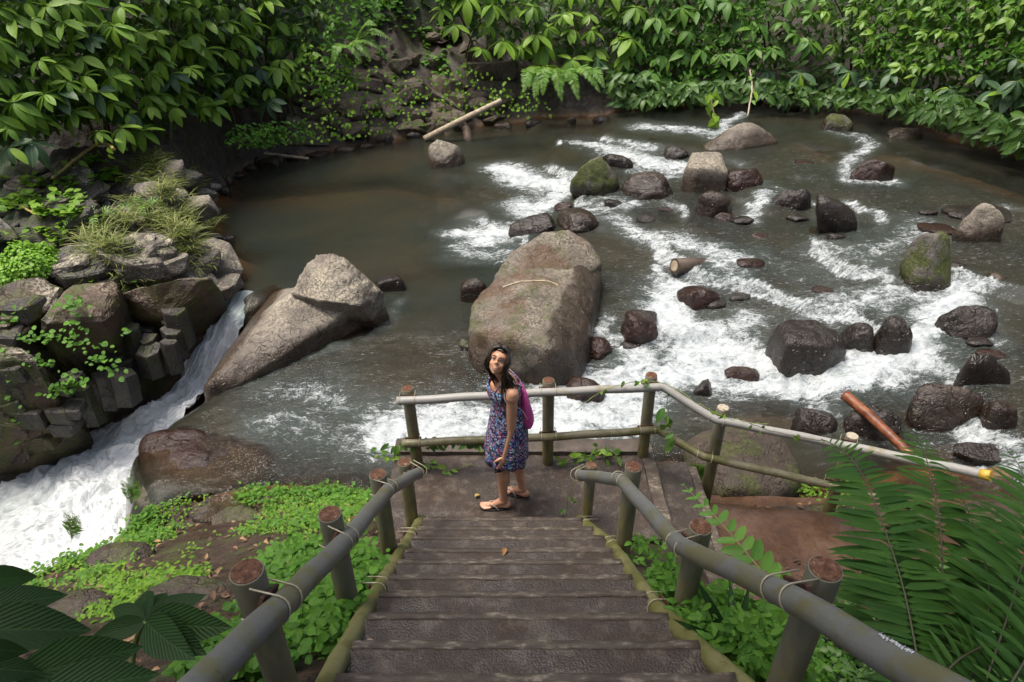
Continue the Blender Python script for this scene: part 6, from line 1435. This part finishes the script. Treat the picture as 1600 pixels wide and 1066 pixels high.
# hair: a cap and long wavy locks
s = NT('hair'); p = s.pos(); n1 = s.noise(s.map(p, (6, 6, 1)), 40, 3)
MAT['hair'] = s.P(Base_Color=s.ramp(n1, [(.3, (.008, .005, .004)), (.7, (.034, .018, .012))]), Roughness=.33, Normal=s.bump(n1, .4, .004)); s.b.inputs['Specular IOR Level'].default_value = .6
U, F = SPH[4]; W = U*[.083, .103, .095] + [0, -.022, .036]; keep = ~((W[:, 1] > .028) & (W[:, 2] < .085 + .0*W[:, 1])) & (W[:, 2] > -.075)
FF = [tuple(map(int, f)) for f in F if keep[f].all()]; V = [H(*w) for w in W]
hair = pchild('hair', mesh_of('hair', V, FF), MAT['hair']); so_ = hair.modifiers.new('thick', 'SOLIDIFY'); so_.thickness = .006
rg = np.random.default_rng(5); locks = []
down = V3(0, 0, -1)
for k in range(190):
    side = 1 if k % 2 else -1
    x0 = rg.uniform(-.012, .012) + (.01*side)              # from the parting
    ph = rg.uniform(0, 1); yv = .085 - .19*ph
    top = (x0, yv*.72, .128 - .35*abs(yv*.72 + .02)**1.5 + .004)
    # down the side of the head, framing the face
    front = ph < .25
    sx = side*(.078 + rg.uniform(-.006, .010)); sy = (.052 if front else yv*.9 - .01)
    mid = (side*.066, (sy*.5 + top[1]*.5), .092 + rg.uniform(-.01, .006)); low1 = (sx, sy*.85 + (.012 if front else 0), .01); low2 = (sx*.98, sy*.6 - .012, -.07)
    P0 = [H(*top), H(*mid), H(*low1), H(*low2)]
    # her left locks fall before the near shoulder, the right ones behind
    nearside_ = (H(side, 0, 0) - HD).dot(V3(1, -.2, 0)) > 0
    if nearside_: end = V3(rg.uniform(-.085, .055), rg.uniform(3.80, 3.93), rg.uniform(1.07, 1.2)); 
    else: end = V3(rg.uniform(-.11, -.06), rg.uniform(3.93, 4.0), rg.uniform(1.14, 1.24)) if rg.random() < .35 else V3(rg.uniform(-.0, .07), rg.uniform(3.88, 4.0), rg.uniform(1.08, 1.2))
    q = P0[-1]; m1 = q*.6 + end*.4 + V3(rg.uniform(-.012, .02), rg.uniform(-.02, .006), .01)
    if not nearside_ and end.x > -.05: P0 = [P0[0], P0[1]*.5 + H(0, -.11, .04)*.5, H(side*.05, -.12, -.02), H(side*.02, -.115, -.09)]; m1 = P0[-1]*.6 + end*.4
    P0 += [m1, end]; path = smoothpath([np.array(v) for v in P0], 6); wv = rg.uniform(0, 6)
    path = [v + np.array([math.sin(i*.45 + wv), math.cos(i*.5 + wv), 0])*.0035*min(1, i/12) for i, v in enumerate(path)]
    rr = rg.uniform(.003, .0065); rad = [rr*(.6 + .6*min(1, i/6))*max(.12, 1 - max(0, (i-len(path)*.72))/(len(path)*.3)) for i in range(len(path))]
    locks.append(tube_arrays(path, rad, 5))
lk = link('locks', mesh_of('locks', *joined(locks)), MAT['hair'], hair); lk.data.transform(Matrix.Translation(-RT_)); lk['kind'] = 'stuff'
# dress
s = NT('floral_print'); p = s.coord(); v1 = s.n('TexVoronoi', {'Vector': p, 'Scale': 42.0, 'Randomness': 1.0}); dis = s.noise(p, 60, 3)
cc_ = s.ramp(s.sep(v1.outputs['Color'])[0], [(0, (.010, .012, .035)), (.20, (.08, .18, .46)), (.38, (.012, .014, .03)), (.46, (.42, .07, .20)), (.66, (.20, .42, .55)), (.76, (.32, .22, .14)), (.86, (.10, .22, .12)), (.93, (.42, .12, .10))], 'CONSTANT')
ed = s.ramp(s.math('ADD', v1.outputs['Distance'], s.math('MULTIPLY', s.math('SUBTRACT', dis, .5), .5)), [(.34, 0), (.5, 1)])
v2 = s.n('TexVoronoi', {'Vector': p, 'Scale': 95.0}); c2 = s.ramp(s.sep(v2.outputs['Color'])[1], [(0, (.012, .014, .035)), (.40, (.05, .10, .28)), (.62, (.3, .1, .2)), (.72, (.012, .014, .03)), (.80, (.42, .42, .5))], 'CONSTANT')
fc = s.noise(s.map(p, (1, 1, .3)), 18, 3)
MAT['dress'] = s.P(Base_Color=s.mix(ed, cc_, c2), Roughness=.8, Normal=s.bump(fc, .35, .015))
def ring(c, rx, ry, n=56, wav=0, ph=0, k=9, f=fwd, l=lat, tilt=0.0, amp2=0):
    out = []
    for i in range(n):
        t = 2*math.pi*i/n; w = 1 + wav*math.sin(k*t + ph) + wav*.6*math.sin((k*1.7)//1*t + 2*ph)
        q = c + l*(math.cos(t)*rx*w) + f*(math.sin(t)*ry*w); q.z += tilt*math.sin(t) + amp2*math.sin(3*t + ph); out.append(q)
    return out
hemc = (kneL + kneR)*.5; hemc.z = 0
rings = [ring(chest + V3(0, 0, .058) + fwd*.012, .140, .112, tilt=-.012), ring(chest + V3(0, 0, .0) + fwd*.014, .148, .126, tilt=-.01), ring(chest - V3(0, 0, .045) + fwd*.010, .143, .120), ring(waist + V3(0, 0, .05), .133, .101), ring(waist + V3(0, 0, .035), .134, .103, wav=.006, k=16),
         ring(waist - V3(0, 0, .03), .150, .116, wav=.012, ph=.4, k=12), ring(pel + V3(0, 0, .02) , .170, .131, wav=.018, ph=.5), ring(pel - V3(0, 0, .08), .181, .143, wav=.026, ph=.6), ring(pel - V3(.008, 0, .18), .188, .152, wav=.036, ph=.7), ring(pel - V3(.014, 0, .28), .192, .158, wav=.046, ph=.8, amp2=.005), ring(pel - V3(.018, 0, .365), .195, .162, wav=.055, ph=.9, amp2=.014)]
V, F = loft(rings, False); dr = pchild('dress', mesh_of('dress', V, F), MAT['dress']); so_ = dr.modifiers.new('sub', 'SUBSURF'); so_.levels = so_.render_levels = 1; so_ = dr.modifiers.new('thick', 'SOLIDIFY'); so_.thickness = .003
for sg, sh in ((1, shL), (-1, shR)):
    path = smoothpath([chest + lat*(.085*sg) + fwd*.105 + V3(0, 0, .045), chest + lat*(.095*sg) + fwd*.055 + V3(0, 0, .105), chest + lat*(.10*sg) - fwd*.01 + V3(0, 0, .112), chest + lat*(.085*sg) - fwd*.095 + V3(0, 0, .05)], 6)
    st = link('strap', mesh_of('strap', *tube_arrays(path, .0065, 6)), MAT['dress'], dr); st.data.transform(Matrix.Translation(-RT_))
# flip-flops
MAT['sole'] = simple('sole', (.012, .011, .011), (.03, .028, .027), 60, .7); s = NT('silver_strap'); MAT['silver'] = s.P(Base_Color=(.5, .45, .42), Roughness=.3, Metallic=.4)
for an, t in ((ankL, V3(-1, -.02, 0)), (ankR, V3(-.93, .36, 0))):
    t = t.normalized(); sd_ = V3(-t.y, t.x, 0); c = V3(an.x, an.y, 0); out = []
    for a_ in np.linspace(0, 2*math.pi, 28, endpoint=False):
        yy = math.cos(a_); w = .040 + .008*yy; out.append(c + t*(.068 + yy*.122) + sd_*(math.sin(a_)*w))
    V, F = loft([[q + V3(0, 0, .004) for q in out], [q + V3(0, 0, .0155) for q in out]]); fl_ = pchild('flip_flop', mesh_of('flip_flop', V, F, smooth=False), MAT['sole'])
    for sg in (-1, 1):
        path = smoothpath([c + t*.135 + sd_*.012*(-1 if an is ankL else 1) + V3(0, 0, .036), c + t*.095 + sd_*(.022*sg) + V3(0, 0, .060), c + t*.055 + sd_*(.038*sg) + V3(0, 0, .04), c + t*.04 + sd_*(.042*sg) + V3(0, 0, .014)], 5)
        st = link('thong_strap', mesh_of('thong_strap', *tube_arrays(path, .0038, 6)), MAT['silver'], fl_); st.data.transform(Matrix.Translation(-RT_))
# telephone in the near hand
pc = palm + hd*.07 + hn*.022
V, F = box_arrays(-.032, .032, -.058, .058, -.005, .005, .003); Mp = Matrix((hx, hd, hn)).transposed()
s = NT('phone'); MAT['phone'] = s.P(Base_Color=(.012, .012, .014), Roughness=.2)
ph_ = link('telephone', mesh_of('telephone', [Mp@Vector(v) for v in V], F, smooth=False), MAT['phone']); ph_.location = pc; tag(ph_, 'small dark telephone in the lowered hand of the woman', 'telephone')
# pink drawstring bag on her back
s = NT('pink_nylon'); p = s.coord(); n1 = s.noise(s.map(p, (1, 1, .35)), 16, 4, .6, .6)
MAT['pink'] = s.P(Base_Color=s.ramp(n1, [(.3, (.50, .055, .25)), (.7, (.64, .10, .36))]), Roughness=.45, Normal=s.bump(n1, .7, .03))
bagroot = empty('backpack', tuple(chest - fwd*.17 - V3(0, 0, .2))); tag(bagroot, 'bright pink drawstring backpack hanging on the back of the woman', 'backpack')
bc = chest - fwd*.128 - V3(0, 0, .06); rs = []
for z, w, d, o in [(.075, .05, .014, .0), (.06, .085, .022, .0), (.02, .112, .032, .006), (-.05, .126, .042, .014), (-.13, .134, .054, .026), (-.20, .136, .064, .036), (-.245, .124, .055, .034), (-.262, .095, .035, .026)]:
    rs.append(ring(bc + fwd*.015 - fwd*o*.8 + V3(0, 0, z) + lat*.012, w, d, n=40, wav=.03 if z < .05 else .07, ph=z*20, k=5 if z < .05 else 11))
V, F = loft(rs); bg_ = child('bag', mesh_of('bag', V, F), MAT['pink'], bagroot); so_ = bg_.modifiers.new('sub', 'SUBSURF'); so_.levels = so_.render_levels = 1
MAT['cord'] = simple('cord', (.5, .42, .42), (.66, .58, .56), 60, .7)
for sg in (-1, 1):
    path = smoothpath([bc + lat*(.045*sg) + V3(0, 0, .07), chest + lat*(.118*sg) - fwd*.03 + V3(0, 0, .113), chest + lat*(.135*sg) + fwd*.045 + V3(0, 0, .085), chest + lat*(.165*sg) + fwd*.045 + V3(0, 0, .0), chest + lat*(.155*sg) - fwd*.07 - V3(0, 0, .10), bc - fwd*.03 + lat*(.12*sg) - V3(0, 0, .24)], 7)
    child('cord', tube('cord', path, .003, 6), MAT['cord'], bagroot)

# ------------------------------------------------------------------ unseen tree added above and behind the viewer to shade the foreground
tr = empty('added_shade_tree', (-3.2, -5.0, 7.0)); tag(tr, 'unseen tree added over the top of the stairway for shade', 'tree')
child('trunk', tube('trunk', smoothpath([(-3.6, -5.2, 4.5), (-3.2, -4.9, 7.5), (-2.4, -4.0, 9.4), (-.8, -2.4, 10.6), (1.0, -1.2, 11.2)], 6), list(np.linspace(.32, .08, 25)), 10), MAT['stem'], tr)
X = []
for _ in range(3400):
    v = Vector((random.gauss(0, 1), random.gauss(0, 1), random.gauss(0, 1))).normalized()*random.uniform(.35, 1)**.5
    c = Vector((-2.6 + v.x*6.0, -.4 + v.y*3.4, 10.4 + v.z*1.6)); t = random.uniform(0, 6.28)
    X.append(np.array(mat4(frame((math.cos(t), math.sin(t), random.uniform(-.6, .2)), (random.gauss(0, .4), random.gauss(0, .4), 1)), c, random.uniform(.25, .5))))
cr = scatter('crown', TB, np.array(X), MAT['mass_dark'], None, kind='stuff'); cr.parent = tr; cr.matrix_parent_inverse = Matrix.Translation(-tr.location)
